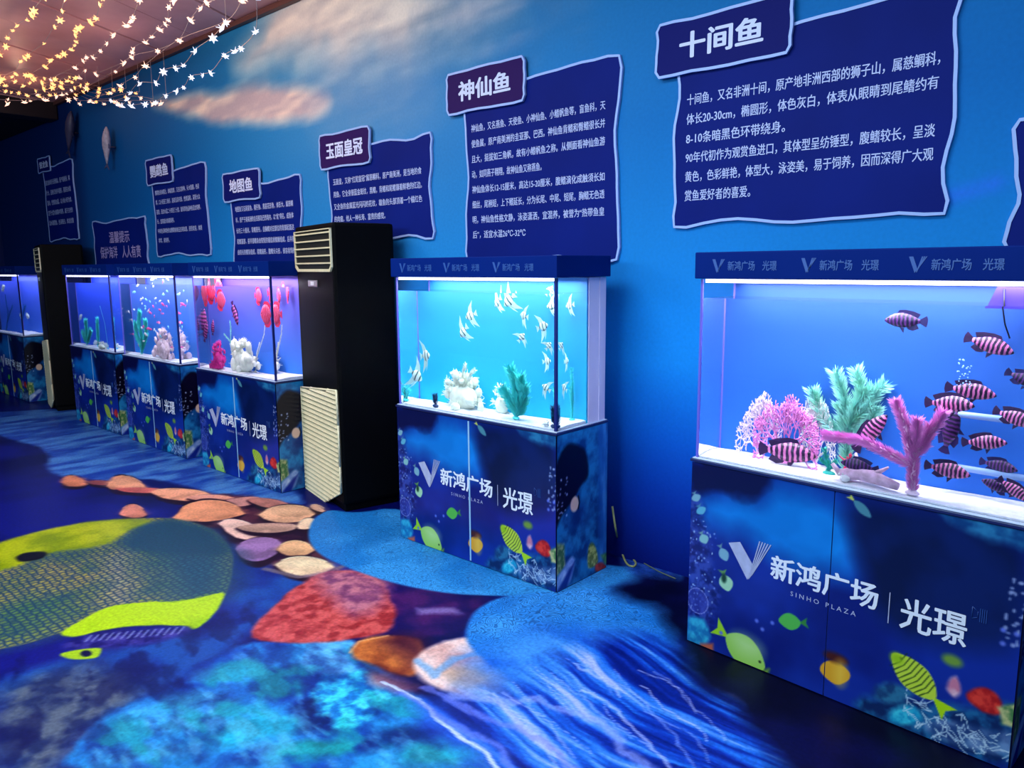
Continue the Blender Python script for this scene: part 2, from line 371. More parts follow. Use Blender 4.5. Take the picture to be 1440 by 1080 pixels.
    # oyster shells
    c.poly(FZ((235, 725), (300, 690), (430, 710), (445, 760), (470, 800), (400, 812), (370, 790), (330, 770), (300, 745)), noisecol((34, 10, 40), (80, 34, 52), 10), soft=.03, warp=.05)
    def shell(x0, y0, x1, y1, up, dn, col, skew=.5):
        col = np.array(col, float); ts = np.linspace(0, 1, 9)
        def arc(k, o): return [(x0+(x1-x0)*t, y0+(y1-y0)*t-k*abs(math.sin(math.pi*t**(math.log(.5)/math.log(skew))))**.6+o) for t in ts]
        c.poly(FZ(*(arc(up*1.12+1, 1)+arc(-dn*1.3-1, 2.5)[::-1])), (30, 8, 30), soft=.012, warp=.01)
        c.poly(FZ(*(arc(up, 0)+arc(-dn, 0)[::-1])), noisecol(col*.84, np.minimum(col*1.1, 255), 9), soft=.008, warp=.014)
        c.poly(FZ(*(arc(up*.75, -1)+arc(-dn*.1, -1)[::-1])), np.minimum(col*1.12+12, 255), soft=.04, warp=.03, alpha=.55)
        c.line(FZ(*arc(up, 0)[1:-1]), .012, np.minimum(col*1.2+20, 255), alpha=.6)
    for a_ in [(86, 679, 124, 681, 11, 4, (222, 128, 92), .4), (122, 678, 162, 680, 3, 3, (120, 60, 60)), (150, 684, 206, 686, 16, 6, (226, 150, 112), .4), (160, 688, 240, 690, 3, 4, (196, 92, 84)), (210, 692, 302, 698, 8, 9, (224, 150, 116)),
               (262, 700, 330, 700, 4, 4, (210, 140, 120)), (300, 712, 372, 702, 7, 6, (190, 130, 122)), (244, 728, 346, 722, 22, 8, (220, 140, 100), .45), (168, 722, 206, 724, 14, 5, (222, 130, 104)), (346, 702, 412, 712, 5, 8, (176, 110, 100)),
               (364, 724, 446, 722, 13, 12, (226, 168, 130)), (436, 712, 458, 718, 5, 4, (214, 164, 140)), (306, 736, 372, 752, 12, 14, (222, 176, 160)), (330, 742, 424, 740, 5, 8, (196, 150, 130)), (417, 740, 448, 736, 9, 6, (232, 190, 156)),
               (330, 772, 398, 766, 13, 20, (140, 100, 150)), (388, 774, 442, 774, 14, 8, (226, 166, 118)), (386, 795, 470, 798, 14, 14, (240, 198, 156))]: shell(*a_)
    c.line(FZ((372, 800), (420, 812), (460, 806), (482, 796)), .035, (120, 104, 110), warp=.01, alpha=.8)
    # red coral fan
    c.poly(FZ((346, 896), (375, 860), (432, 812), (480, 800), (520, 806), (548, 835), (560, 868), (545, 892), (470, 903), (400, 906)), noisecol((150, 38, 44), (205, 82, 80), 22), soft=.012, warp=.02)
    c.poly(FZ((432, 812), (480, 800), (525, 806), (548, 835), (535, 862), (490, 868), (470, 840)), noisecol((110, 60, 110), (190, 120, 140), 18), soft=.06, warp=.05, alpha=.8)
    # large yellow and teal fish
    body = [(-30, 772), (50, 748), (120, 734), (185, 729), (245, 728), (300, 743), (328, 775), (326, 810), (318, 835), (300, 862), (250, 868), (160, 875), (80, 890), (40, 905), (-30, 918)]
    c.poly(FZ(*body), noisecol((96, 116, 62), (166, 148, 70), 5), soft=.01, mask=1)
    c.poly(FZ((215, 775), (330, 770), (326, 835), (270, 850), (230, 838)), (22, 80, 104), soft=.13, alpha=.9, mask=1)
    c.poly(FZ((-30, 860), (60, 830), (140, 850), (90, 890), (-30, 915)), (60, 112, 70), soft=.12, alpha=.6, mask=1)
    c.poly(FZ((150, 785), (178, 775), (190, 850), (150, 852)), (205, 180, 165), soft=.09, alpha=.6, mask=1)
    c.poly(FZ((-30, 772), (50, 748), (120, 734), (185, 729), (222, 732), (175, 750), (150, 768), (60, 778), (20, 800), (-30, 808)), noisecol((120, 140, 8), (170, 178, 20), 6), soft=.03, warp=.02)
    c.poly(FZ((160, 770), (200, 738), (245, 729), (300, 744), (327, 772), (300, 783), (230, 780)), (20, 70, 88), soft=.05, warp=.02, mask=1, mval=.5)
    c.poly(FZ((78, 892), (110, 874), (150, 853), (205, 846), (245, 846), (290, 838), (318, 832), (312, 848), (297, 868), (274, 887), (262, 880), (215, 878), (150, 884), (105, 896)), noisecol((150, 190, 6), (176, 208, 20), 5), soft=.008, warp=.01)
    c.line(FZ((190, 843), (245, 846), (312, 832)), .02, (110, 150, 30), warp=.02, alpha=.6)
    c.poly(FZ((20, 784), (34, 777), (62, 775), (68, 779), (58, 787), (28, 791)), (12, 14, 30), soft=.012)
    c.poly(FZ((100, 896), (180, 885), (262, 882), (268, 892), (210, 905), (140, 915), (90, 910)), noisecol((20, 18, 96), (60, 52, 140), 24), soft=.03, warp=.03)
    for k in range(14):
        x = 120+k*10; c.line(FZ((x, 902-k*.8), (x+9, 893-k*.9)), .007, (150, 160, 210), alpha=.7)
    c.poly(FZ((80, 920), (105, 914), (143, 910), (142, 918), (136, 926), (100, 928)), (158, 190, 30), soft=.006)
    c.ell(on_z(121, 919)[:2], .034, .02, (10, 14, 60), soft=.006)
    # small orange shell and peach shell
    c.poly(FZ((490, 912), (510, 898), (550, 893), (590, 900), (600, 930), (585, 950), (560, 948), (520, 935), (498, 928)), noisecol((120, 45, 30), (205, 112, 50), 7), soft=.014, warp=.02)
    c.poly(FZ((515, 945), (545, 948), (575, 955), (590, 968), (560, 975), (530, 965)), noisecol((140, 110, 140), (190, 150, 150), 20), soft=.03, warp=.03)
    c.poly(FZ((530, 905), (560, 890), (598, 898), (606, 930), (585, 935), (555, 915)), (62, 16, 40), soft=.06, warp=.02, alpha=.85)
    c.poly(FZ((600, 985), (520, 950), (500, 930), (560, 952), (596, 960)), (60, 16, 50), soft=.03, warp=.02, alpha=.6)
    c.line(FZ((492, 918), (505, 902), (545, 894)), .012, (235, 170, 110), alpha=.6)
    # swirling blue current beside the tanks
    c.poly(FZ((560, 990), (640, 985), (660, 900), (700, 850), (850, 830), (960, 850), (1000, 920), (1100, 1000), (1220, 1110), (740, 1120)),
           noisecol((10, 30, 150), (30, 90, 205), 3), soft=.05, warp=.05)
    c.poly(FZ((578, 938), (590, 918), (620, 903), (660, 895), (700, 900), (730, 950), (735, 975), (690, 985), (640, 975), (600, 962)), noisecol((205, 150, 140), (240, 205, 195), 9), soft=.014, warp=.015)
    c.poly(FZ((622, 945), (650, 935), (680, 942), (690, 958), (650, 968)), (235, 170, 110), soft=.03, warp=.02)
    c.line(FZ((590, 930), (612, 950), (640, 925), (690, 915)), .04, (110, 160, 205), warp=.03, alpha=.8)
    # two brain-coral discs
    c.poly(FZ((433, 748), (440, 730), (462, 716), (500, 722), (560, 712), (700, 760), (860, 800), (960, 790), (960, 830), (900, 836), (790, 840), (700, 838), (630, 835), (560, 822), (500, 803), (452, 782), (436, 765)), noisecol((30, 122, 196), (56, 150, 218), 3), soft=.01, mask=0, mval=.55)
    c.poly(FZ((655, 905), (656, 880), (668, 858), (700, 840), (760, 832), (860, 826), (940, 800), (962, 850), (958, 900), (930, 930), (860, 960), (780, 950), (700, 945)), noisecol((28, 118, 205), (60, 150, 225), 3), soft=.012, mask=0, mval=.8)
    c.poly(FZ((655, 925), (760, 880), (900, 890), (960, 900), (960, 960), (800, 990), (680, 985)), noisecol((22, 90, 200), (60, 140, 225), 4), soft=.12, warp=.05)
    c.poly(FZ((868, 770), (900, 775), (950, 793), (962, 812), (920, 822), (880, 800)), noisecol((18, 50, 140), (50, 90, 190), 40), soft=.03, mask=0, mval=.9)
    def flow(P):
        x = P[:, 0]+1.6; y = P[:, 1]-2.1; an = np.radians(-6-9*np.clip(y*2, -1, 1)); u = x*np.cos(an)+y*np.sin(an); v = -x*np.sin(an)+y*np.cos(an)
        v = v+.10*(fbm(P[:, 0]*2.2, P[:, 1]*2.2)-.5)+.05*np.sin(u*5)
        n = fbm(u*1.3, v*22, 4); m_ = fbm(u*2.6+9, v*38+5, 3); n = np.clip((n*.6+m_*.4-.3)/.4, 0, 1)**1.5
        C_ = np.array([(6, 22, 112), (12, 52, 168), (28, 104, 212), (84, 144, 226), (160, 178, 230)], float); t = n*4
        return np.stack([np.interp(t, range(5), C_[:, k_]) for k_ in range(3)], 1)
    c.poly(FZ((600, 985), (650, 978), (720, 965), (790, 915), (880, 890), (950, 905), (1000, 935), (1090, 990), (1240, 1120), (740, 1120), (690, 1060)), flow, soft=.09, warp=.06)
    rr = random.Random(5)
    for k in range(16):
        t = k/15; x0 = 660+rr.uniform(-20, 260); y0 = 925+rr.uniform(0, 60)+max(0, (x0-850)*.12); L = rr.uniform(50, 150)
        pts = [(x0+L*q*1.05+8*math.sin(q*5+k), y0+L*q*(.55+.4*q)) for q in np.linspace(0, 1, 7)]
        c.line(FZ(*pts), rr.uniform(.004, .012), rr.choice([(180, 190, 240), (150, 170, 238)]), alpha=rr.uniform(.35, .7), warp=.04, wf=6)
    c.line(FZ((540, 960), (590, 985), (620, 1012), (655, 1040), (690, 1070), (715, 1100)), .016, (190, 205, 235), warp=.02)
    c.line(FZ((560, 975), (640, 1015), (700, 1055), (735, 1100)), .03, (100, 120, 220), warp=.04, alpha=.7)
    c.line(FZ((600, 965), (680, 1000), (760, 1040), (830, 1100)), .03, (120, 130, 225), warp=.05, alpha=.6)
    c.line(FZ((640, 975), (760, 985), (850, 1020), (930, 1100)), .04, (150, 165, 235), warp=.05, alpha=.6)
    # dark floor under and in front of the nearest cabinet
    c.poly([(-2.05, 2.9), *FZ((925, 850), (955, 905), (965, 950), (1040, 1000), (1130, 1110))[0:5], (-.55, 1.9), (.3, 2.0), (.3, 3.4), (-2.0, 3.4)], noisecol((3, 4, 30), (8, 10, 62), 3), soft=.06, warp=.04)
    return c
def build_floor():
    Vs = []; Fs = []; Cs = []; Ms = []; n0 = 0
    for xs, ys in [(np.arange(-6, -.595, .0075), np.arange(.4, 3.36, .0075)), (np.linspace(-13.2, -6.0, 300), np.linspace(.4, 3.355, 130)),
                   (np.linspace(-13.2, 2.5, 60), np.linspace(-4, .4, 16)), (np.linspace(-.6, 2.5, 60), np.linspace(.4, 3.355, 60))]:
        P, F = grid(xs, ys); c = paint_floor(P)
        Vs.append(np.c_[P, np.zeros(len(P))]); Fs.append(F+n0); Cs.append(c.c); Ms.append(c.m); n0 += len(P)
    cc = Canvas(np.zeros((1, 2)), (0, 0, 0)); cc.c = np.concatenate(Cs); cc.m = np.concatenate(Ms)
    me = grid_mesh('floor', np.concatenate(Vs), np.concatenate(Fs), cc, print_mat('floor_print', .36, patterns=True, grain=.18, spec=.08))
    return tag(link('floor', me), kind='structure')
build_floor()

def build_wall():
    P, F = grid(np.arange(XL, 2.52, .03), np.arange(0, CEIL+.02, .03)); c = Canvas(P, (0, 0, 0))
    z = P[:, 1]; x = P[:, 0]
    stops = [(0, (4, 24, 118)), (.35, (6, 52, 165)), (.7, (8, 92, 200)), (1.1, (18, 134, 222)), (1.7, (18, 126, 205)), (2.3, (8, 104, 178)), (3.0, (12, 104, 168)), (3.6, (20, 106, 160))]
    for i in range(3): c.c[:, i] = np.interp(z, [s[0] for s in stops], [s[1][i] for s in stops])
    # paler greyish print towards the middle of the room, far end painted darker: navy print and dimmer light
    k = np.exp(-((x+4.2)/1.9)**2)[:, None]*np.clip((z-1.3)/1.2, 0, 1)[:, None]; c.c = c.c*(1-.5*k)+np.array((110, 160, 205))*.5*k
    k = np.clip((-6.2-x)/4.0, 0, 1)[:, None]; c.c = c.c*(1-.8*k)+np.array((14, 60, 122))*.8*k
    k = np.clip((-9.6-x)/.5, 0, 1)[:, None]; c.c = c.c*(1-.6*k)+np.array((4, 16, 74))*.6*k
    def streaky(c1, c2):
        c1 = np.array(c1, float); c2 = np.array(c2, float)
        def fn(P):
            n = fbm(P[:, 0]*1.6+P[:, 1]*1.0, P[:, 1]*11-P[:, 0]*1.2); n = np.clip((n-.33)/.34, 0, 1)[:, None]; return c1*(1-n)+c2*n
        return fn
    # printed water surface seen from below: warm cream clouds
    cl = WZ((365, 40), (400, -40), (560, -60), (700, -30), (735, 20), (690, 50), (600, 75), (520, 90), (455, 100), (400, 92), (345, 95), (330, 80))
    c.poly(cl, streaky((205, 192, 190), (255, 236, 220)), soft=.22, warp=.22, wf=1.4, alpha=.95)
    c.poly(WZ((205, 146), (240, 138), (300, 126), (380, 120), (440, 118), (470, 135), (462, 160), (420, 175), (360, 178), (300, 172), (245, 162)), streaky((190, 165, 170), (255, 222, 200)), soft=.06, warp=.06, wf=2, alpha=.95)
    c.poly(WZ((440, 110), (560, 95), (620, 120), (560, 170), (460, 178)), streaky((110, 142, 186), (150, 160, 188)), soft=.3, warp=.1, alpha=.6)
    c.poly(WZ((620, -40), (800, -60), (830, 10), (700, 60), (600, 60)), streaky((50, 110, 160), (120, 135, 170)), soft=.25, warp=.2, alpha=.6)
    # a soft blue streak beside the widest board
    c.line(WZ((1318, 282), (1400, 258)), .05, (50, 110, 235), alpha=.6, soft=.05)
    V = np.c_[P[:, 0], np.full(len(P), WY), P[:, 1]]
    tag(link('wall_back', grid_mesh('wall_back', V, F, c, print_mat('wall_print', .6, grain=.05, spec=.08))), kind='structure')
    # end wall with the same printed sea
    P, F = grid(np.arange(-4, WY+.01, .05), np.arange(0, CEIL+.02, .05)); c = Canvas(P, (4, 14, 66))
    for i in range(3): c.c[:, i] = np.interp(P[:, 1], [0, 1.2, 3.6], [(3, 4, 5)[0]*1.0 if i == 0 else (0, 10, 50)[i], (5, 20, 84)[i], (6, 34, 84)[i]])
    c.poly([(-4, 0), (WY, 0), (WY, CEIL), (-4, CEIL)], noisecol((4, 12, 60), (8, 30, 90), 1.2), soft=.01, alpha=.5)
    for i in range(9):
        y0 = -3.6+i*.75; h = 1.4+1.1*random.random(); c.poly([(y0, 1), (y0+.5, 1), (y0+.5, h+.4), (y0, h+.4)], (6, 18, 100), soft=.03, alpha=.6)
    V = np.c_[np.full(len(P), XL), P[:, 0], P[:, 1]]
    tag(link('wall_left', grid_mesh('wall_left', V, F, c, print_mat('end_wall_print', .6))), kind='structure')
build_wall()

# ceiling: backing slab with separate boards below it
ceil_m = mat('ceiling_board', (255, 182, 178), .4, noise=.16, nscale=3.0, bump=.1)
slab = MB().box(XL, -4, CEIL+.02, 2.5, WY+.05, CEIL+.08).build('ceiling', mat('ceiling_backing', (30, 14, 14), .9)); tag(slab, kind='structure')
dx = math.tan(math.radians(28))
k = 0
for i in range(-3, 30):
    xw = 2.5-i*.655; a, b = xw-.655+.011, xw-.011
    if b+dx*7.3 < -10.3: break
    # one skewed board, clipped to the room
    def cl(v): return min(max(v, -10.35), 2.5)
    ys = [WY-.02, -1.0, -4.0]
    pts_l = [(cl(a+dx*(WY-y)), y) for y in ys]; pts_r = [(cl(b+dx*(WY-y)), y) for y in ys]
    if pts_r[-1][0]-pts_l[-1][0] < .02 and pts_r[0][0]-pts_l[0][0] < .02: continue
    m_ = MB(); low = CEIL-.015-.006*(i % 2)
    vs = [(x, y, low) for x, y in pts_l]+[(x, y, low) for x, y in pts_r]+[(x, y, CEIL+.02) for x, y in pts_l]+[(x, y, CEIL+.02) for x, y in pts_r]
    m_.add(vs, [(0, 3, 4, 1), (1, 4, 5, 2), (6, 7, 10, 9), (7, 8, 11, 10), (0, 1, 7, 6), (1, 2, 8, 7), (3, 9, 10, 4), (4, 10, 11, 5), (0, 6, 9, 3), (2, 5, 11, 8)])
    m_.build('ceiling_board', ceil_m, slab)
tag(MB().box(-10.62, -4, CEIL-.22, -10.35, WY-.01, CEIL+.02, .01).build('trim_1', mat('beam_dark', (28, 14, 20), .5)), kind='structure')
tag(MB().box(XL, -4, CEIL-.2, -10.62, WY-.01, CEIL-.12, .005).build('trim_2', mat('soffit_dark', (16, 12, 30), .7)), kind='structure')
tag(MB().box(-10.35, WY-.05, CEIL-.06, 2.5, WY-.005, CEIL-.02, .006).build('trim_3', mat('cornice_brown', (88, 48, 44), .5)), kind='structure')

# ================================================================== WALL BOARDS
NAVY = mat('board_navy', (5, 26, 112), .6, noise=.12, nscale=2.0, spec=.08)
PLUM = mat('board_title_navy', (12, 20, 100), .6, spec=.08)
NAVY_REFL = mat('board_title_reflection', (44, 20, 84), .6, spec=.08)  # plum tone is a warm reflection painted into the navy title colour
PALE = mat('board_outline', (150, 178, 236), .45)
INK = mat('board_ink', (178, 190, 238), .5)
INKB = mat('board_title_ink', (205, 212, 250), .5)
def wavy(x0, z0, x1, z1, amp, seed, n=14):
    r = random.Random(seed); P = []; cor = [(x0, z0), (x1, z0), (x1, z1), (x0, z1)]
    nx, nz = [(0, -1), (1, 0), (0, 1), (-1, 0)], None
    for e in range(4):
        a = np.array(cor[e]); b = np.array(cor[(e+1) % 4]); nrm = np.array(nx[e]); ph = r.uniform(0, 6)
        for i in range(n):
            t = i/n; flare = math.exp(-(min(t, 1-t)/.06)**2)*amp*.9
            w = amp*.38*math.sin(t*9+ph)+amp*.22*math.sin(t*19+ph*2)
            wt = min(1, min(t, 1-t)/.1); prev = np.array(nx[e-1])
            o = nrm*(w*wt+flare-amp*.35*wt)
            if t == 0: o = nrm*amp*.7+prev*amp*.7
            P.append(a+(b-a)*t+o)
    P = np.array(P); Q = P.copy()      # soften once
    Q = .25*np.roll(P, 1, 0)+.5*P+.25*np.roll(P, -1, 0); return Q
def outline(P, w, y, yb):
    n = len(P); c = P.mean(0); vs = []; T = np.roll(P, -1, 0)-np.roll(P, 1, 0); T /= np.linalg.norm(T, axis=1)[:, None]
    Nn = np.stack([T[:, 1], -T[:, 0]], 1)
    O = P+Nn*w*.5; I = P-Nn*w*.5
    vs = [(p[0], yb, p[1]) for p in O]+[(p[0], y, p[1]) for p in O]+[(p[0], y, p[1]) for p in I]+[(p[0], yb, p[1]) for p in I]; m_ = MB()
    fs = []
    for i in range(n):
        j = (i+1) % n
        fs += [(i, j, j+n, i+n), (i+n, j+n, j+2*n, i+2*n), (i+2*n, j+2*n, j+3*n, i+3*n)]
    return m_.add(vs, fs)
def board(px_body, px_title, title, lines, tw, label, seed, body_weight=.016, lead=2.0, ind=.09, text_top=None, title_lines=None, tws=1.0, glyph_h=.52, title_m=None):
    """px_body: left, right x and top, bottom z given as measured wall coordinates"""
    x0, x1, z0, z1 = px_body
    root = empty('information_board', (x0, WY, z0)); tag(root, label, 'sign', 'information boards on the wall')
    P = wavy(0, 0, x1-x0, z1-z0, .035, seed)
    MB().prism(P, -.014, -.001).build('panel', NAVY, root)
    outline(P, .013, -.0175, -.004).build('border', PALE, root)
    if title and px_title:
        a0, a1, b0, b1 = px_title
        T = wavy(a0-x0, b0-z0, a1-x0, b1-z0, .016, seed+50, 7)
        card = MB().prism(T, -.03, -.0145).build('title_card', title_m or PLUM, root)
        outline(T, .013, -.0335, -.02).build('title_border', PALE, card)
        h = (b1-b0)*.46
        row(card, title, INKB, a0-x0+(a1-a0)*(1-tw)*.5, -.0315, b1-z0-(b1-b0)*.26, (a1-a0)*tw, h, .034)
    if lines:
        wd = (x1-x0)*.83*tws; nmax = max(len(l) for l in lines); zt_, zb_ = text_top; st = (zt_-zb_)/(len(lines)-1)
        for i, l in enumerate(lines):
            full = len(l) > nmax*.84; w_ = wd if full else wd*len(l)/nmax
            me = text_mesh('text_line', [l], INK, width=w_, height=st*glyph_h, weight=body_weight)
            tag(place_text('text_line', root, me, ind*(x1-x0), -.0155, zt_-i*st-z0), kind='stuff')
    if title_lines:
        for s_, x_, z_, w_, h_ in title_lines:
            row(root, s_, mat('board_muted_ink', (165, 150, 205), .5), x_, -.0155, z_, w_, h_, .018)
    return root
def wx(x, y): return on_y(x, y, WY)[0]
def wz(x, y): return on_y(x, y, WY)[2]
def rect(bl, br, tl_title, br_title, top):
    return None
T5 = ["十间鱼，又名非洲十间，原产地非洲西部的狮子山，属慈鲷科，", "体长20-30cm，椭圆形，体色灰白，体表从眼睛到尾鳍约有", "8-10条暗黑色环带绕身。", "90年代初作为观赏鱼进口，其体型呈纺锤型，腹鳍较长，呈淡", "黄色，色彩鲜艳，体型大，泳姿美，易于饲养，因而深得广大观", "赏鱼爱好者的喜爱。"]
T4 = ["神仙鱼，又名燕鱼、天使鱼、小神仙鱼、小鳍帆鱼等，盲鱼科，天", "使鱼属，原产南美洲的圭亚那、巴西。神仙鱼背鳍和臀鳍很长并", "且大，挺拔如三角帆，故有小鳍帆鱼之称。从侧面看神仙鱼游", "动，如同燕子翱翔，故神仙鱼又称燕鱼。", "神仙鱼体长12-15厘米，高达15-20厘米，腹鳍演化成触须长如", "细丝，尾柄短，上下鳍延长，分为长尾、中尾、短尾，胸鳍无色透", "明，神仙鱼性格文静，泳姿潇洒，宜混养，被誉为“热带鱼皇", "后”，适宜水温26℃-32℃"]
T3 = ["玉面皇，又称“红尾皇冠”属慈鲷科，原产南美洲，是当地的食", "用鱼，它全身银蓝金斑纹，黑鳍，背鳍和尾鳍镶着鲜艳的红边。", "又全身的金属蓝光闪闪的花纹，雄鱼的头部顶着一个橘红色", "的肉瘤，给人一种长寿、富贵的感觉。"]
T2 = ["地图鱼又名尾星鱼、猪仔鱼、黑星花形鱼，体形大，属慈鲷", "科，原产于南美洲的圭亚那及巴西境内，以“尾”得名，成鱼体", "长约三十厘米，背鳍很长，自胸鳍对应部位的背部起直达", "尾鳍基部，前半部鳍条由较短的锯齿状鳍棘组成，后半部", "由较长的鳍条组成，尾鳍扇形，腹鳍长尖形，很容易饲养"]
T1 = ["鹦鹉鱼身体粗壮，体幅宽厚，又名红财神，头大而圆，色彩", "鲜，口小而呈三角形，游姿活泼可爱，性情温和，深受大众", "喜爱，适合水温二十四至三十度，能同其他品种鱼混合饲养，", "长，宜家庭水族箱饲养。", "中和色泽鲜艳的血鹦鹉鱼象征吉祥如意，很受欢迎，体质", "非常，易饲养。"]
board((wx(947, 323), wx(1341, 200), wz(950, 320), wz(1310, -14)), (wx(928, 60), wx(1118, 40), wz(935, 112), wz(928, 38)), "十间鱼", T5, .62,
      'widest navy fish information board with wavy pale outline above nearest tank, six lines of text', 11, text_top=(wz(968, 134), wz(968, 268)), glyph_h=.58, ind=.055, tws=1.075)
board((wx(658, 300), wx(873, 200), wz(870, 366), wz(868, 78)), (wx(633, 130), wx(743, 110), wz(636, 164), wz(633, 106)), "神仙鱼", T4, .66,
      'tall navy information board with eight text lines, above tank of silver angelfish', 23, text_top=(wz(660, 177), wz(666, 325)), title_m=NAVY_REFL, ind=.05, tws=1.05)
board((wx(465, 270), wx(610, 260), wz(614, 335), wz(604, 187)), (wx(454, 215), wx(525, 200), wz(456, 240), wz(453, 192)), "玉面皇冠", T3, .72,
      'navy information board with four text lines behind the near black cooler, left of tall board', 37, text_top=(wz(472, 252), wz(475, 304)), title_m=NAVY_REFL, ind=.05, tws=1.04)
board((wx(328, 300), wx(427, 300), 1.62, wz(424, 246)), (wx(318, 262), wx(370, 256), wz(321, 285), wz(317, 245)), "地图鱼", T2, .62,
      'navy information board above tank of round red fish, partly hidden by black cooler', 41, text_top=(wz(332, 291), wz(338, 351)), ind=.06)
board((wx(219, 300), wx(295, 300), wz(302, 358), wz(286, 229)), (wx(210, 245), wx(247, 240), wz(212, 262), wz(208, 226)), "鹦鹉鱼", T1, .68,
      'small looking navy information board high on wall, right of conservation reminder board', 59, text_top=(wz(222, 268), wz(226, 335)), ind=.05)
x0 = wx(134, 340); x1 = wx(209, 340); z1 = wz(206, 304)
board((x0, x1, 1.62, z1), None, None, None, .8, 'plain navy reminder board with two lines of large letters above far tanks', 61,
      title_lines=[("温馨提示", (x1-x0)*.32, z1-.125-1.62, (x1-x0)*.38, .125), ("保护海洋 人人有责", (x1-x0)*.12, z1-.285-1.62, (x1-x0)*.76, .13)])
board((wx(68, 300), wx(110, 300), wz(112, 336), wz(109, 222)), (wx(57, 235), wx(74, 232), wz(60, 244), wz(57, 224)), "银龙鱼", ["银龙鱼体形长而侧扁，原产南美洲，鳞", "片大，呈粉红色的半圆形，喜爱在水面", "游动，性情较凶猛，以小鱼小虾为食，", "宜于大型水族箱中饲养，属于古老的", "淡水观赏鱼，色泽银白，体态优雅"], .7,
      'farthest dim navy information board behind the far black cooler', 67, text_top=(wz(75, 252), wz(75, 310)), ind=.05)
xr = wx(1424, 260)
board((xr, xr+1.15, wz(1421, 350), wz(1428, 172)), None, None, None, .7, 'navy board at right edge of view, only its wavy pale left outline in sight', 71)

# ================================================================== TANKS AND CABINETS
TL, TD, HC, HT, HH = 1.2, .424, .8066, 1.5419, 1.6472
def tank_frame(X, rz): # local->world helpers
    c, s = math.cos(rz), math.sin(rz)
    return dict(o=np.array([X, 2.7535, 0.0]), ex=np.array([c, s, 0]), ey=np.array([-s, c, 0]), rz=rz)
TK = dict(near=tank_frame(-1.4964, -.0754), mid=tank_frame(-3.4098, 0), third=tank_frame(-5.9353, 0), second=tank_frame(-7.4305, 0), first=tank_frame(-8.8233, 0), far=tank_frame(-11.6525, 0))
def loc_front(t, x, y, off=0.0):
    T = TK[t]; p = on_plane(x, y, T['o']+T['ey']*off, T['ey'])-T['o']; return (p@T['ex'], p[2])
def loc_side(t, x, y):
    T = TK[t]; p = on_plane(x, y, T['o']+T['ex']*TL, T['ex'])-T['o']; return (p@T['ey'], p[2])
def inside(t, x, y, d):
    """photo point seen through glass and water -> local point at depth d behind the front glass"""
    T = TK[t]; f0 = .03; p = on_plane(x, y, T['o']+T['ey']*f0, T['ey'])-T['o']; r = ray(x, y); r = r/np.linalg.norm(r)
    n = T['ey']; tan = (r-n*(r@n))/1.33; q = tan+n*math.sqrt(max(1e-6, 1-tan@tan)); k = (d-f0)/(q@n); p = p+q*k
    return np.array([p@T['ex'], p@T['ey'], p[2]])
def C5(x, y): return (540+x/3.858, 560+y/3.857)
def Nf(*p): return [loc_front('near', *q) for q in p]
def Mf(*p): return [loc_front('mid', *C5(*q)) for q in p]
def Ms(*p): return [loc_side('mid', *C5(*q)) for q in p]

def fish_print(c, cx, cz, L, H, col, fin=None, ang=0, stripes=None, eye=None, flip=1, tail=True, soft=.002):
    a = math.radians(ang)
    def R(p): return [(cx+(x*math.cos(a)-y*math.sin(a)), cz+(x*math.sin(a)+y*math.cos(a))) for x, y in p]
    fin = fin if fin is not None else np.array(col)*.8
    h = H/2; l = L/2*flip
    if tail: c.poly(R([(-l*.8, 0), (-l*1.5, h*.6), (-l*1.35, 0), (-l*1.5, -h*.6)]), fin, soft=soft)
    c.poly(R([(-l, 0), (-l*.6, h*.7), (-l*.1, h), (l*.45, h*.75), (l, 0), (l*.5, -h*.7), (0, -h), (-l*.6, -h*.7)]), col, soft=soft)
    if stripes:
        for i in range(stripes[1]):
            t = -.65+1.2*i/(stripes[1]-1); x = l*t; q = h*math.sqrt(max(.05, 1-t*t))*.85
            c.line(R([(x+l*.08, q), (x, 0), (x+l*.08, -q)]), .004, stripes[0], alpha=.85)
    if eye: c.ell(R([(l*.62, h*.15)])[0], .006, .006, eye, soft=.002)
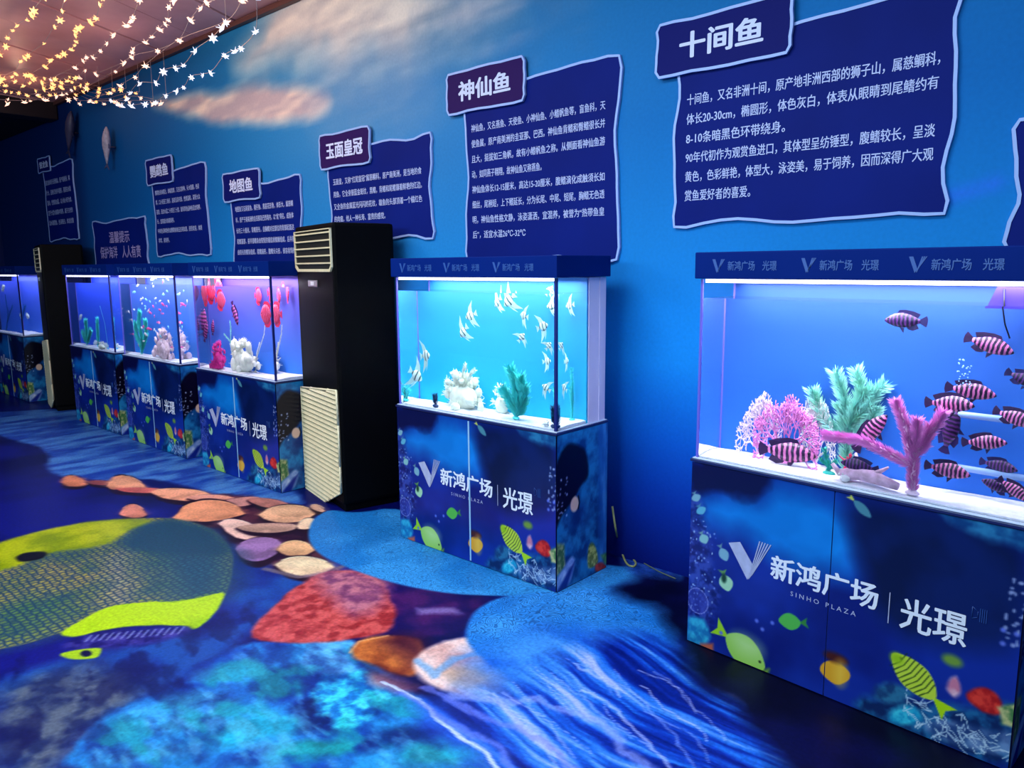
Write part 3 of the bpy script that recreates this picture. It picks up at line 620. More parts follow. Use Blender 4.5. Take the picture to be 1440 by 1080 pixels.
def paint_front(P):
    c = Canvas(P, (8, 22, 98))
    c.poly([(0, 0), (TL, 0), (TL, HC), (0, HC)], noisecol((5, 24, 112), (14, 44, 150), 3), soft=.001)
    c.poly(Nf((1090, 682), (1165, 697), (1195, 720), (1206, 770), (1200, 812), (1120, 800), (1060, 760), (990, 735), (985, 700), (1040, 700), (1075, 705)), noisecol((8, 116, 205), (22, 142, 235), 3), soft=.07, warp=.03)
    c.poly(Nf((1180, 690), (1450, 740), (1450, 930), (1250, 900), (1205, 780)), noisecol((4, 20, 66), (8, 30, 92), 4), soft=.05, warp=.03, wf=5)
    c.poly(Nf((965, 640), (1090, 665), (1085, 690), (1060, 708), (1030, 698), (1000, 695), (965, 700)), (8, 14, 66), soft=.02, warp=.04, wf=9)
    c.poly(Mf((690, 130), (960, 180), (960, 262), (900, 255), (850, 250), (800, 235), (745, 225)), noisecol((10, 60, 120), (40, 120, 170), 18), soft=.015, warp=.03)
    # sparkling left reef column
    c.poly(Nf((966, 700), (985, 690), (1000, 760), (1010, 850), (1000, 900), (966, 895)), noisecol((10, 20, 90), (60, 80, 170), 40), soft=.02, warp=.03, alpha=.75)
    r = random.Random(3)
    for i in range(70):
        u = r.uniform(.005, .13); z = r.uniform(.15, .55); c.ell((u, z), r.uniform(.002, .004), r.uniform(.002, .005), r.choice([(120, 150, 220), (90, 110, 200), (160, 190, 230)]), soft=.002)
    fish_print(c, *Nf((979, 700))[0], .035, .05, (120, 170, 190), ang=-60); fish_print(c, *Nf((986, 718))[0], .035, .055, (90, 170, 200), ang=-55)
    fish_print(c, *Nf((990, 758))[0], .045, .05, (130, 185, 190), ang=-60); fish_print(c, *Nf((1018, 780))[0], .06, .05, (120, 170, 190), ang=-60)
    fish_print(c, *Nf((1021, 820))[0], .075, .07, (160, 210, 170), fin=(90, 140, 80), ang=-70); c.ell(Nf((1018, 813))[0], .012, .02, (20, 60, 40), soft=.006)
    u, z = Nf((981, 845))[0]
    c.ell((u, z), .05, .055, (60, 70, 170), soft=.003, alpha=.5)
    for k_ in range(22):
        a = k_/22*2*math.pi; c.line([(u+.05*math.cos(a), z+.055*math.sin(a)), (u+.05*math.cos(a+.3), z+.055*math.sin(a+.3))], .004, (140, 150, 220), alpha=.6)
    c.poly(Nf((966, 862), (990, 868), (1000, 890), (990, 912), (966, 905)), noisecol((20, 110, 170), (50, 170, 205), 30), soft=.01, warp=.02)
    c.poly(Nf((985, 905), (1003, 905), (1003, 916), (985, 912)), (180, 90, 70), soft=.008)
    # reef at the bottom right
    c.poly(Mf((560, 870), (640, 850), (760, 870), (860, 840), (960, 780), (960, 1060), (700, 1010), (560, 960)), noisecol((8, 36, 90), (26, 96, 150), 26), soft=.02, warp=.04)
    c.poly(Mf((600, 820), (650, 800), (700, 830), (660, 880), (600, 870)), noisecol((20, 60, 110), (40, 110, 150), 30), soft=.012, warp=.02)
    c.poly(Mf((640, 900), (680, 870), (720, 900), (700, 950), (640, 950)), noisecol((16, 140, 190), (60, 200, 225), 40), soft=.01, warp=.02)
    c.poly(Mf((720, 925), (800, 905), (890, 915), (960, 900), (960, 1000), (830, 1000), (740, 975)), noisecol((40, 70, 130), (120, 150, 200), 20), soft=.01, warp=.01, alpha=.8)
    rr = random.Random(9); a0 = Mf((700, 850))[0]
    for i in range(34):   # pale net lines printed on the reef
        x = rr.uniform(.88, 1.19); zz = rr.uniform(.02, .15); pts = [(x, zz)]
        for _ in range(4): pts.append((pts[-1][0]+rr.uniform(-.03, .04), pts[-1][1]+rr.uniform(-.03, .03)))
        c.line(pts, .0035, (190, 215, 235), alpha=.75)
    # printed fish
    u, z = Nf((1048, 917))[0]; fish_print(c, u, z, .21, .145, (150, 205, 90), fin=(150, 205, 30), ang=-24, tail=True, eye=(10, 30, 10))
    c.poly([(u-.02, z-.01), (u+.06, z-.0), (u+.07, z+.045), (u-.0, z+.07), (u-.06, z+.05)], (190, 228, 160), soft=.04, alpha=.7)
    c.poly([(u+.06, z-.06), (u+.105, z-.03), (u+.09, z-.09), (u+.07, z-.09)], (170, 225, 20), soft=.01, alpha=.8)
    fish_print(c, *Nf((1110, 874))[0], .1, .07, (80, 180, 70), fin=(50, 130, 50), ang=14, flip=-1)
    u, z = Nf((1174, 946))[0]; fish_print(c, u, z, .1, .12, (222, 160, 40), fin=(170, 90, 30), ang=-80, tail=False, stripes=None); c.ell((u, z+.058), .045, .02, (70, 24, 20), soft=.01)
    c.ell((u+.02, z+.005), .02, .05, (240, 196, 70), soft=.02, alpha=.7)
    u, z = Nf((1284, 950))[0]; fish_print(c, u, z, .2, .115, (190, 215, 60), fin=(170, 215, 20), ang=-38, flip=-1, stripes=((20, 50, 20), 9), eye=(5, 10, 5))
    c.ell((u-.055, z+.04), .02, .02, (150, 195, 20), soft=.012)
    c.ell(Nf((1339, 929))[0], .03, .02, (110, 150, 60), soft=.01)
    fish_print(c, *Nf((1213, 716))[0], .085, .035, (70, 130, 150), fin=(190, 200, 90), ang=-38)
    for (x, y) in ((1064, 873), (1072, 885), (1086, 876), (1410, 905), (1411, 886), (1430, 892), (1014, 890)): c.ell(Nf((x, y))[0], .008, .008, (90, 110, 210), soft=.004)
    c.poly(Mf((775, 745), (800, 735), (815, 800), (800, 830), (780, 800)), noisecol((200, 120, 150), (225, 180, 200), 40), soft=.008, warp=.02)
    c.poly(Mf((825, 790), (870, 765), (905, 790), (905, 860), (860, 850), (830, 825)), noisecol((170, 24, 30), (225, 60, 50), 40), soft=.006, warp=.02)
    c.poly(Mf((895, 830), (960, 780), (960, 900), (910, 890)), noisecol((70, 120, 70), (190, 190, 130), 45), soft=.006, warp=.015)
    for i in range(40):
        q = Mf((rr.uniform(890, 955), rr.uniform(370, 620)))[0]; c.ell(q, rr.uniform(.003, .007), rr.uniform(.003, .007), (150, 165, 215), soft=.003, alpha=.8)
    return c
def paint_side(P):
    c = Canvas(P, (16, 84, 150))
    c.poly([(0, 0), (TD, 0), (TD, HC), (0, HC)], noisecol((10, 62, 130), (34, 128, 190), 14), soft=.001)
    c.poly([(TD*.86, 0), (TD, 0), (TD, HC), (TD*.8, HC)], noisecol((30, 96, 180), (70, 150, 220), 30, fy=5), soft=.02, alpha=.8)
    c.poly([(-.02, .64)]+Ms((985, 250), (1040, 250), (1085, 275), (1105, 340), (1108, 440), (1060, 480), (1035, 545), (1000, 600), (960, 640))+[(-.02, .3)], (6, 4, 28), soft=.012, warp=.012)
    c.poly(Ms((1010, 590), (1100, 560), (1120, 700), (1010, 700)), noisecol((14, 50, 120), (20, 90, 160), 12), soft=.03, warp=.03)
    u, z = Ms((1035, 575))[0]; c.ell((u, z), .035, .04, (228, 190, 170), soft=.006); c.line([(u+.03, z-.03), (u+.04, z), (u+.03, z+.035)], .01, (20, 18, 30))
    rr = random.Random(4)
    for i in range(24):
        q = (rr.uniform(.0, .09), rr.uniform(.36, .58)); c.ell(q, rr.uniform(.003, .008), rr.uniform(.003, .008), (170, 185, 225), soft=.003, alpha=.8)
    c.poly([(-.02, .08), (.07, .12), (.06, .24), (-.02, .26)], noisecol((70, 120, 70), (190, 190, 130), 45), soft=.01, warp=.015)
    c.poly(Ms((1100, 870), (1110, 800), (1135, 780), (1160, 830), (1165, 900), (1110, 930)), noisecol((110, 130, 50), (205, 205, 110), 60), soft=.008, warp=.01)
    c.poly(Ms((1145, 900), (1190, 890), (1215, 920), (1190, 955), (1150, 950)), noisecol((180, 24, 24), (220, 60, 40), 50), soft=.008, warp=.015)
    c.poly(Ms((1180, 850), (1230, 820), (1230, 900), (1200, 900)), noisecol((40, 110, 70), (90, 160, 90), 40), soft=.01, warp=.015)
    c.poly([(0, 0), (.1, .0), (.16, .13), (.12, .16), (0, .08)], noisecol((120, 150, 210), (200, 215, 240), 16), soft=.01, warp=.01)
    c.poly([(.0, 0), (.08, 0), (.15, .12), (.1, .09)], (20, 40, 140), soft=.01)
    return c
PRINT = print_mat('cabinet_print', .28, spec=.35)
EDGE = mat('cabinet_edge', (14, 20, 70), .35)
LETTER = mat('white_lettering', (232, 238, 250), .4)
LETTER2 = mat('pale_logo', (176, 182, 214), .35, noise=.12, nscale=30)
HOODM = mat('hood_acrylic', (4, 34, 112), .5, noise=.06, nscale=3, spec=.04)
HOODL = mat('hood_lettering', (44, 84, 158), .4)
SIL = mat('corner_silicone', (30, 40, 110), .3)
PURP = mat('corner_violet_edge', (110, 100, 210), .3)  # plain violet tone of the left corner seals
def door_mesh(x0, x1):
    P, F = grid(np.linspace(x0, x1, 150), np.linspace(.004, HC-.014, 202)); c = paint_front(P)
    return grid_mesh('door', np.c_[P[:, 0], np.zeros(len(P)), P[:, 1]], F, c, PRINT)
DM = [door_mesh(.006, .4985*TL), door_mesh(.5015*TL, TL-.006)]
P, F = grid(np.linspace(.004, TD, 107), np.linspace(.004, HC-.014, 202)); SM_ = grid_mesh('side_panel', np.c_[np.zeros(len(P)), P[:, 0], P[:, 1]], F, paint_side(P), PRINT)
M_body = MB().box(.002, .008, .0, TL-.002, TD, HC-.02).mesh('carcass', EDGE)
M_gap = MB().box(.495*TL, -.0015, .01, .504*TL, .0075, HC-.02).mesh('door_gap', mat('door_gap_light', (150, 196, 228), .3))  # pale strip stands in for light showing through the gap
M_gapd = MB().box(.4985*TL, .004, .01, .5015*TL, .0075, HC-.02).mesh('door_gap', mat('door_gap_dark', (40, 60, 150), .3))
M_top = MB().box(-.002, -.004, HC-.012, TL+.002, TD+.002, HC-.0005, .002).mesh('top_board', mat('cabinet_top', (26, 36, 92), .3))
# lettering of the cabinet front (measured on the nearest cabinet)
def tw(a, b): p, q = Nf(a, b); return p, q
(pa, pb) = Nf((1085, 783), (1238, 806)); w_a = pb[0]-pa[0]; h_a = .095

zt = Nf((1090, 781))[0][1]
(pc, pd) = Nf((1112, 832), (1204, 858)); M_l2 = text_mesh('small_lettering', ['S I N H O   P L A Z A'], LETTER2, width=pd[0]-pc[0], height=.018)
z2 = Nf((1112, 831))[0][1]
(pe, pf) = Nf((1268, 842), (1362, 862))
z3 = Nf((1270, 838))[0][1]
pg = Nf((1252, 833), (1252, 877)); M_bar = MB().prism([(pg[0][0]-.0015, pg[1][1]), (pg[0][0]+.0015, pg[1][1]), (pg[0][0]+.0015, pg[0][1]), (pg[0][0]-.0015, pg[0][1])], -.0022, -.001).mesh('divider_line', LETTER2)
vl = Nf((1025, 763), (1041, 762), (1061, 798), (1051, 815))
mb = MB(); mb.prism([vl[0], vl[3], vl[2], vl[1]], -.0022, -.001)
a, b = np.array(Nf((1052, 814))[0]), np.array(Nf((1072, 762))[0])
for k in range(5):
    o0 = np.array([.001+k*.0035, .001+k*.0055]); t0 = np.array([b[0]-.012+k*.0115, b[1]-k*.0005]); w = np.array([.0032, -.001])
    mb.prism([a+o0, a+o0+w, t0+w*1.4, t0], -.0022, -.001)
M_logo = mb.mesh('logo', LETTER2)
ph = Nf((1366, 852), (1386, 882)); mb = MB(); x_, z_ = ph[0][0]+.004, ph[0][1]
for k in range(4): mb.prism([(x_+.022+k*.006, z_-.045), (x_+.0235+k*.006, z_-.045), (x_+.0235+k*.006, z_), (x_+.022+k*.006, z_)], -.002, -.001)
for p, q in (((0, 0), (0, -.04)), ((0, -.0), (.016, -.012)), ((.016, -.012), (.016, -.032)), ((.016, -.032), (0, -.04))):
    mb.tube([(x_+p[0], -.0015, z_+p[1]), (x_+q[0], -.0015, z_+q[1])], .0008, 4)
M_mark = mb.mesh('small_mark', HOODL)
# hood lettering, three times
hl = []
mb = MB(); hh = HH-.028
for i in range(1):
    x = 0; z = hh
    mb.prism([(x, z), (x+.02, z-.052), (x+.028, z-.04), (x+.013, z)], -.0012, -.0002); 
    for k in range(3): mb.prism([(x+.024+k*.002, z-.05+k*.006), (x+.027+k*.002, z-.05+k*.006), (x+.043+k*.006, z), (x+.039+k*.006, z)], -.0012, -.0002)
M_hlogo = mb.mesh('hood_logo', HOODL)
G0 = .02    # glass inset
BP = .262   # back film
M_hood = MB().box(-.004, -.006, HT+.002, TL+.004, TD+.004, HH, .004).mesh('hood', HOODM)
M_led = MB().box(G0+.01, .02, HT-.014, TL-G0-.01, .034, HT-.0005, .002).mesh('light_strip', mat('led_strip', (255, 255, 255), .4, emit=(225, 225, 255), estr=5.0))
def pane(nm, *b): return MB().box(*b).mesh(nm, GLASS)
M_pf = pane('front_glass', G0, .018, HC+.004, TL-G0, .023, HT); M_pl = pane('left_glass', G0-.006, .018, HC+.004, G0-.001, BP, HT); M_pr = pane('right_glass', TL-G0+.001, .018, HC+.004, TL-G0+.006, BP, HT)
M_frame = MB().box(.004, .004, HC, TL-.004, TD-.003, HC+.004, .001).mesh('base_tray', mat('tray_white', (205, 220, 245), .3))
M_sl = MB().box(G0-.007, .015, HC+.004, G0+.002, .022, HT).box(G0-.003, BP-.004, HC+.004, G0+.004, BP+.004, HT).mesh('corner_seal', PURP)
M_sr = MB().box(TL-G0-.008, .014, HC+.004, TL-G0+.0065, .026, HT).mesh('corner_seal', SIL)
COMP = mat('filter_box_white', (215, 212, 240), .35)
M_comp = MB().box(G0, BP+.012, HC+.004, TL-G0+.004, TD-.006, HT, .003).box(TL-G0+.002, .36, HC+.004, TL-G0+.008, .368, HT).mesh('filter_compartment', COMP)
WL = HT-.075  # water level
mb = MB(); x0_, y0_, z0_, x1_, y1_, z1_ = G0+.0005, .0235, HC+.0045, TL-G0, BP+.002, WL
mb.add([(x, y, z) for z in (z0_, z1_) for y in (y0_, y1_) for x in (x0_, x1_)], [(0, 2, 3, 1), (0, 1, 5, 4), (2, 6, 7, 3), (0, 4, 6, 2), (1, 3, 7, 5)])
M_water = mb.mesh('water', WATER)
M_surf = MB().add([(x0_, y0_, z1_), (x1_, y0_, z1_), (x1_, y1_, z1_), (x0_, y1_, z1_)], [(0, 1, 2, 3)]).mesh('water_surface', GLASS)
def sand_mesh(seed):
    xs = np.linspace(G0+.003, TL-G0-.003, 60); ys = np.linspace(.026, BP-.003, 16); P, F = grid(xs, ys)
    h = HC+.009+.018*fbm(P[:, 0]*7+seed, P[:, 1]*7)*np.clip((P[:, 1]-.026)/.08, .15, 1); mb = MB(); n = len(P)
    V = [(p[0], p[1], z) for p, z in zip(P, h)]; mb.add(V, [tuple(f) for f in F], True)
    rim = [i for i in range(60)]+[60*j+59 for j in range(1, 16)]+[60*15+i for i in range(58, -1, -1)]+[60*j for j in range(14, 0, -1)]
    b0 = len(mb.v); mb.v += [(V[i][0], V[i][1], HC+.005) for i in rim]; m_ = len(rim)
    mb.f += [(rim[(k+1) % m_], rim[k], b0+k, b0+(k+1) % m_) for k in range(m_)]; mb.sm += [False]*m_
    return mb.mesh('sand', mat('white_sand', (236, 236, 244), .8, noise=.08, nscale=60, bump=.3))
M_sand = sand_mesh(1)
def back_mat(name, c_top, c_bot):  # top-to-bottom tones painted into the film to offset the lamp's falloff
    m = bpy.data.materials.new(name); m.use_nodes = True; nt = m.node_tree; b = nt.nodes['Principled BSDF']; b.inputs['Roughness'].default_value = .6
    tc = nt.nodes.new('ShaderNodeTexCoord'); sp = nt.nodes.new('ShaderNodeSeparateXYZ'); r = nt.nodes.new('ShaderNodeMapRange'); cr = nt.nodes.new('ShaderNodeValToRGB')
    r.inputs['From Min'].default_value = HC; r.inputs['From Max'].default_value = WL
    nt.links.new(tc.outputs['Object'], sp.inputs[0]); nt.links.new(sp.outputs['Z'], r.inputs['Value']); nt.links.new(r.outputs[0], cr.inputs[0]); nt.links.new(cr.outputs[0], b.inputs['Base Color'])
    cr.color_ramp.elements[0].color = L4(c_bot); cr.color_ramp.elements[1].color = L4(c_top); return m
def make_tank(key, cab_label, aq_label, c_top, c_bot, lamp, power, seam=True):
    T = TK[key]; L_ = tuple(T['o'])
    r = empty('aquarium_cabinet', L_, T['rz']); tag(r, cab_label, 'cabinet', 'printed aquarium cabinets along the wall')
    link('carcass', M_body, r)
    d1 = link('door', DM[0], r); d2 = link('door', DM[1], r); sp_ = link('side_panel', SM_, r); sp_.location = (TL-.001, 0, 0)
    link('door_gap', M_gap if seam else M_gapd, r); link('top_board', M_top, r)
    row(r, '新鸿广场', LETTER, pa[0], -.0015, zt, w_a, h_a, .026); tag(place_text('small_lettering', r, M_l2, pc[0], -.0015, z2), kind='stuff'); row(r, '光璟', LETTER, pe[0], -.0015, z3, pf[0]-pe[0], .115, .02)
    link('divider_line', M_bar, r); tag(link('logo', M_logo, r), 'pale check-shaped logo of one solid and five thin strokes'); link('small_mark', M_mark, r)
    a = empty('aquarium', (L_[0], L_[1], 0), T['rz']); a.location = Vector(L_)+Vector((0, 0, HC))
    tag(a, aq_label, 'fish tank', 'aquariums standing on the printed cabinets')
    def part(nm, me, z=-HC):
        o = link(nm, me, a); o.location = (0, 0, z); return o
    h = part('hood', M_hood); 
    for i in range(3):
        hlg = link('hood_logo', M_hlogo, h); hlg.location = (.075+i*.36, -.006, 0)
        row(h, '新鸿广场 光璟', HOODL, .075+i*.36+.068, -.0072, HH-.036, .2, .036, .018)
    part('light_strip', M_led)
    for nm, me in (('front_glass', M_pf), ('left_glass', M_pl), ('right_glass', M_pr)): part(nm, me)
    part('base_tray', M_frame); part('corner_seal', M_sl); part('corner_seal', M_sr); part('filter_compartment', M_comp)
    part('water', M_water); part('water_surface', M_surf)
    s_ = part('sand', M_sand); tag(s_, kind='stuff')
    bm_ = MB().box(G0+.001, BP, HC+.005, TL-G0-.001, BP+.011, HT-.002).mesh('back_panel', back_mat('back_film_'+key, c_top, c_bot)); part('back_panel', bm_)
    area('tank_lamp', tuple(Vector(L_)+Vector(T['ex']*TL/2)+Vector(T['ey']*.14)+Vector((0, 0, HT-.018))), TL-.1, .2, power, lamp, rot=(0, 0, T['rz']))
    return a
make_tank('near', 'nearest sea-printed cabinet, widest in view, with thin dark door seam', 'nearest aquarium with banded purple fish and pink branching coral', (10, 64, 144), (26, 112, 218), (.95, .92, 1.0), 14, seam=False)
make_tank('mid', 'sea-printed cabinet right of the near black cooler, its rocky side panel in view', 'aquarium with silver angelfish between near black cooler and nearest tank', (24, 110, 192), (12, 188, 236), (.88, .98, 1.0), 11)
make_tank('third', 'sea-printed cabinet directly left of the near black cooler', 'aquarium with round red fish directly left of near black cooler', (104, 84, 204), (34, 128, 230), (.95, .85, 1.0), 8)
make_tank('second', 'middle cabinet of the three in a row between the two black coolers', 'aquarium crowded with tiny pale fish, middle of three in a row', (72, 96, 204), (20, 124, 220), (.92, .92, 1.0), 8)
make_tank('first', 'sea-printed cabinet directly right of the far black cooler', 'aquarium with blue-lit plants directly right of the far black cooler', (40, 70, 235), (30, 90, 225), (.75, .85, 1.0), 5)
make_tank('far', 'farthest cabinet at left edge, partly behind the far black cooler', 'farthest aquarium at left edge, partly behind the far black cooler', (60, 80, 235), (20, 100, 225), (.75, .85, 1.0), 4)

def to_world(t, p):
    T = TK[t]; return T['o']+T['ex']*p[0]+T['ey']*p[1]+np.array([0, 0, p[2]])
# ================================================================== FISH
def fish_body(prof, wid, n=10):
    """prof: list of (x, top, bottom); returns mesh builder with smooth elliptical sections"""
    mb = MB(); vs = []
    for x, t, b, w in prof:
        c = (t+b)/2; h = (t-b)/2
        for k in range(n):
            q = 2*math.pi*k/n; vs.append((x, w*math.cos(q), c+h*math.sin(q)))
    N = len(prof); fs = [(i*n+k, i*n+(k+1) % n, (i+1)*n+(k+1) % n, (i+1)*n+k) for i in range(N-1) for k in range(n)]
    fs += [tuple(range(n))[::-1], tuple((N-1)*n+k for k in range(n))]
    return mb.add(vs, fs, True)
def fin(pts, th=.006):
    return MB().prism(pts, -th/2, th/2)
def fish_kind(kind, mats):
    b, f, e = mats
    parts = []
    if kind == 'cichlid':
        prof = [(-.36, .045, -.045, .02), (-.25, .09, -.09, .045), (-.1, .165, -.16, .075), (.08, .2, -.18, .09), (.24, .17, -.15, .085), (.36, .11, -.11, .07), (.45, .045, -.06, .04), (.49, .0, -.03, .012)]
        parts += [('body', fish_body(prof, .1), b), ('tail_fin', fin([(-.34, -.04), (-.5, -.13), (-.53, -.05), (-.53, .06), (-.5, .14), (-.34, .04)]), f),
                  ('dorsal_fin', fin([(-.3, .07), (-.36, .17), (-.2, .23), (.0, .265), (.15, .25), (.2, .18), (.05, .19), (-.12, .15)]), f),
                  ('anal_fin', fin([(-.28, -.07), (-.34, -.17), (-.2, -.23), (-.08, -.2), (-.05, -.16), (-.15, -.13)]), f),
                  ('pelvic_fin', fin([(.12, -.17), (.02, -.3), (.0, -.18)]), f)]
        ex, ez, er, ey = .37, .04, .022, .066
    elif kind == 'angel':
        prof = [(-.24, .04, -.04, .015), (-.14, .16, -.15, .03), (.0, .24, -.23, .045), (.14, .19, -.18, .045), (.24, .09, -.1, .035), (.3, .02, -.04, .01)]
        parts += [('body', fish_body(prof, .05), b), ('tail_fin', fin([(-.22, -.04), (-.42, -.16), (-.4, -.05), (-.4, .06), (-.42, .17), (-.22, .04)]), f),
                  ('dorsal_fin', fin([(.1, .2), (-.02, .42), (-.34, .66), (-.2, .38), (-.16, .13)]), f),
                  ('anal_fin', fin([(.06, -.2), (-.04, -.42), (-.36, -.68), (-.22, -.38), (-.16, -.13)]), f),
                  ('pelvic_fin', fin([(.14, -.16), (.06, -.4), (-.08, -.62), (.0, -.38), (.09, -.17)]), f)]
        ex, ez, er, ey = .2, .03, .024, .034
    elif kind == 'discus':
        prof = [(-.4, .05, -.05, .015), (-.3, .24, -.24, .04), (-.12, .4, -.39, .06), (.08, .42, -.42, .07), (.26, .33, -.33, .065), (.4, .16, -.18, .05), (.48, .03, -.05, .015)]
        parts += [('body', fish_body(prof, .06), b), ('tail_fin', fin([(-.38, -.05), (-.58, -.2), (-.6, .0), (-.58, .2), (-.38, .05)]), f),
                  ('dorsal_fin', fin([(-.34, .2), (-.4, .36), (-.18, .52), (.1, .52), (.26, .38), (.1, .4), (-.12, .38)]), f),
                  ('anal_fin', fin([(-.34, -.2), (-.4, -.36), (-.18, -.52), (.08, -.52), (.22, -.38), (.08, -.4), (-.12, -.38)]), f)]
        ex, ez, er, ey = .36, .03, .03, .05
    if kind != 'discus' or True:
        eb = MB(); eb.ball((ex, -ey, ez), er); eb.ball((ex, ey, ez), er); parts.append(('eyes', eb, e))
    return [(n, m_.mesh(n, mm)) for n, m_, mm in parts]
BLK = mat('fish_eye', (8, 6, 16), .2)
KINDS = {
 'banded': fish_kind('cichlid', (stripe_mat('banded_fish', (36, 6, 52), (226, 120, 180), 3.3, .6), mat('banded_fin', (48, 10, 70), .5, noise=.3, nscale=12), BLK)),
 'dark': fish_kind('cichlid', (stripe_mat('dark_banded_fish', (18, 8, 50), (100, 44, 120), 3.3, .6), mat('dark_fin', (34, 14, 84), .5), BLK)),
 'angel': fish_kind('angel', (stripe_mat('angel_fish', (60, 90, 90), (225, 240, 232), 1.6, .2, wob=.6), mat('angel_fin', (190, 222, 214), .5), BLK)),
 'discus': fish_kind('discus', (stripe_mat('red_disc_fish', (236, 22, 70), (250, 120, 170), 3.5, .7, wob=3.), mat('red_fin', (235, 40, 90), .5), BLK)),
 'slim': fish_kind('cichlid', (stripe_mat('plum_fish', (90, 20, 90), (200, 90, 170), 2.2, .5), mat('plum_fin', (80, 20, 100), .5), BLK)),
 'white': fish_kind('cichlid', (mat('white_fish', (225, 235, 245), .4), mat('white_fin', (200, 220, 240), .4), BLK)),
}
CENT = {}
def put_fish(kind, t, x, y, Lpx, d, ang=0, face=1, name='aquarium_fish', label='', group=None, yaw=0, zs=1.0, ys=1.0, simple=False):
    """centre (x,y) and length in photo pixels; d depth behind the front glass; face +1 head right, -1 head left"""
    d = min(d, .225); c = inside(t, x, y, d); a = inside(t, x-Lpx/2, y, d); b = inside(t, x+Lpx/2, y, d); L = abs(b[0]-a[0])
    mv = abs(inside(t, x, y+1, d)[2]-inside(t, x, y-1, d)[2])/2
    L = min(L, Lpx*mv*(1.35 if t in ('near', 'mid') else 1.4)) if abs(ang) < 50 else Lpx*mv*1.1
    c[0] = min(max(c[0], G0+L*.53*abs(math.cos(math.radians(ang)))+.004), TL-G0-L*.53*abs(math.cos(math.radians(ang)))-.004) if not simple else min(max(c[0], G0+.02), TL-G0-.02)
    w = to_world(t, c)
    if simple:
        r = link(name, simple); tag(r, label, 'fish', group)
    else:
        r = empty(name); tag(r, label, 'fish', group)
        for nm, me in KINDS[kind]: link(nm, me, r)
    r.location = w; r.scale = (L, L*ys, L*zs)
    r.rotation_mode = 'XYZ'
    base = Matrix.Rotation(TK[t]['rz']+(math.pi if face < 0 else 0)+math.radians(yaw), 4, 'Z') @ Matrix.Rotation(-math.radians(ang), 4, 'Y')
    r.rotation_euler = base.to_euler('XYZ'); return r
G1 = 'banded fish in the nearest aquarium'
for k, (kd, x, y, L, d, an, fc, lb) in enumerate([
 ('dark', 1273, 451, 66, .10, 0, -1, 'dark banded fish swimming alone high up, head to the left'),
 ('banded', 1392, 485, 74, .10, -16, 1, 'pink banded fish high at the right, pale tail raised'),
 ('banded', 1366, 550, 72, .16, -6, 1, 'pink banded fish just above its close dark-tailed neighbour'),
 ('banded', 1336, 568, 72, .09, 3, 1, 'pink banded fish with dark tail, lower of the close pair'),
 ('dark', 1442, 534, 60, .12, -22, 1, 'dark fish cut by right edge of view, below the high pink fish'),
 ('banded', 1430, 588, 68, .08, -14, 1, 'banded fish at right edge, pale tail up, level with the close pair'),
 ('banded', 1385, 622, 64, .11, 8, 1, 'banded fish with dark tail and raised fin right of the pink plant'),
 ('dark', 1337, 606, 58, .20, 78, 1, 'dark banded fish hanging upright behind the pink plant'),
 ('banded', 1333, 661, 66, .07, -4, 1, 'pale banded fish low down, right of the pink plant trunk'),
 ('banded', 1108, 636, 76, .12, 0, 1, 'banded fish under the pink branching coral near the sand'),
 ('dark', 1405, 655, 56, .20, -5, 1, 'very dark fish low down behind the others at right'),
 ('dark', 1402, 684, 48, .10, 20, -1, 'small dark fish near the sand at right'),
 ('banded', 1434, 690, 56, .06, -30, 1, 'banded fish nosing down at the lower right edge'),
 ('dark', 1208, 655, 52, .07, 4, -1, 'dark fish resting in front of the pale log')]):
    put_fish(kd, 'near', x, y, L, d, an, fc, 'banded_fish', lb, G1, yaw=(k*13) % 30-15, zs=1.0 if k != 0 else .95)
put_fish('banded', 'near', 1225, 608, 62, .16, 56, 1, 'banded_fish', 'pale banded fish pointing up between green plant and pink plant', G1, zs=.9)
for k, (x, y, L, d, an, fc, lb) in enumerate([
 (700, 425, 24, .12, -35, -1, 'silver angelfish with head left, behind the biggest one'), (716, 423, 27, .08, -40, -1, 'biggest silver angelfish high in the tank, long fins trailing right'),
 (737, 444, 20, .10, 10, -1, 'small round silver angelfish right below the biggest'), (662, 444, 22, .10, -20, -1, 'silver angelfish left of centre with one long trailing fin'),
 (652, 467, 24, .08, -45, -1, 'silver angelfish lowest left of the upper group, fins trailing right'), (734, 474, 20, .12, 50, 1, 'silver angelfish tilted nose up under the small round one'),
 (764, 459, 24, .10, 20, 1, 'silver angelfish facing right with thin fins trailing left'), (771, 408, 20, .10, 60, 1, 'silver angelfish at top right corner behind the front glass'),
 (772, 486, 18, .14, 50, 1, 'silver angelfish close to right corner seal at mid height'), (599, 500, 26, .12, 10, 1, 'dark-fringed silver angelfish by the left rear corner'),
 (586, 528, 28, .08, -30, 1, 'silver angelfish low down at the left end'), (770, 508, 18, .22, 10, 1, 'silver angelfish deep at right, lower than the corner one'),
 (776, 430, 20, .24, -10, -1, 'silver angelfish deep at right near back film'), (768, 545, 18, .2, 30, -1, 'silver angelfish low at right above the small ornament')]):
    put_fish('angel', 'mid', x, y, L, d, an, fc, 'angelfish', lb, 'silver angelfish', yaw=(k*29) % 50-25)
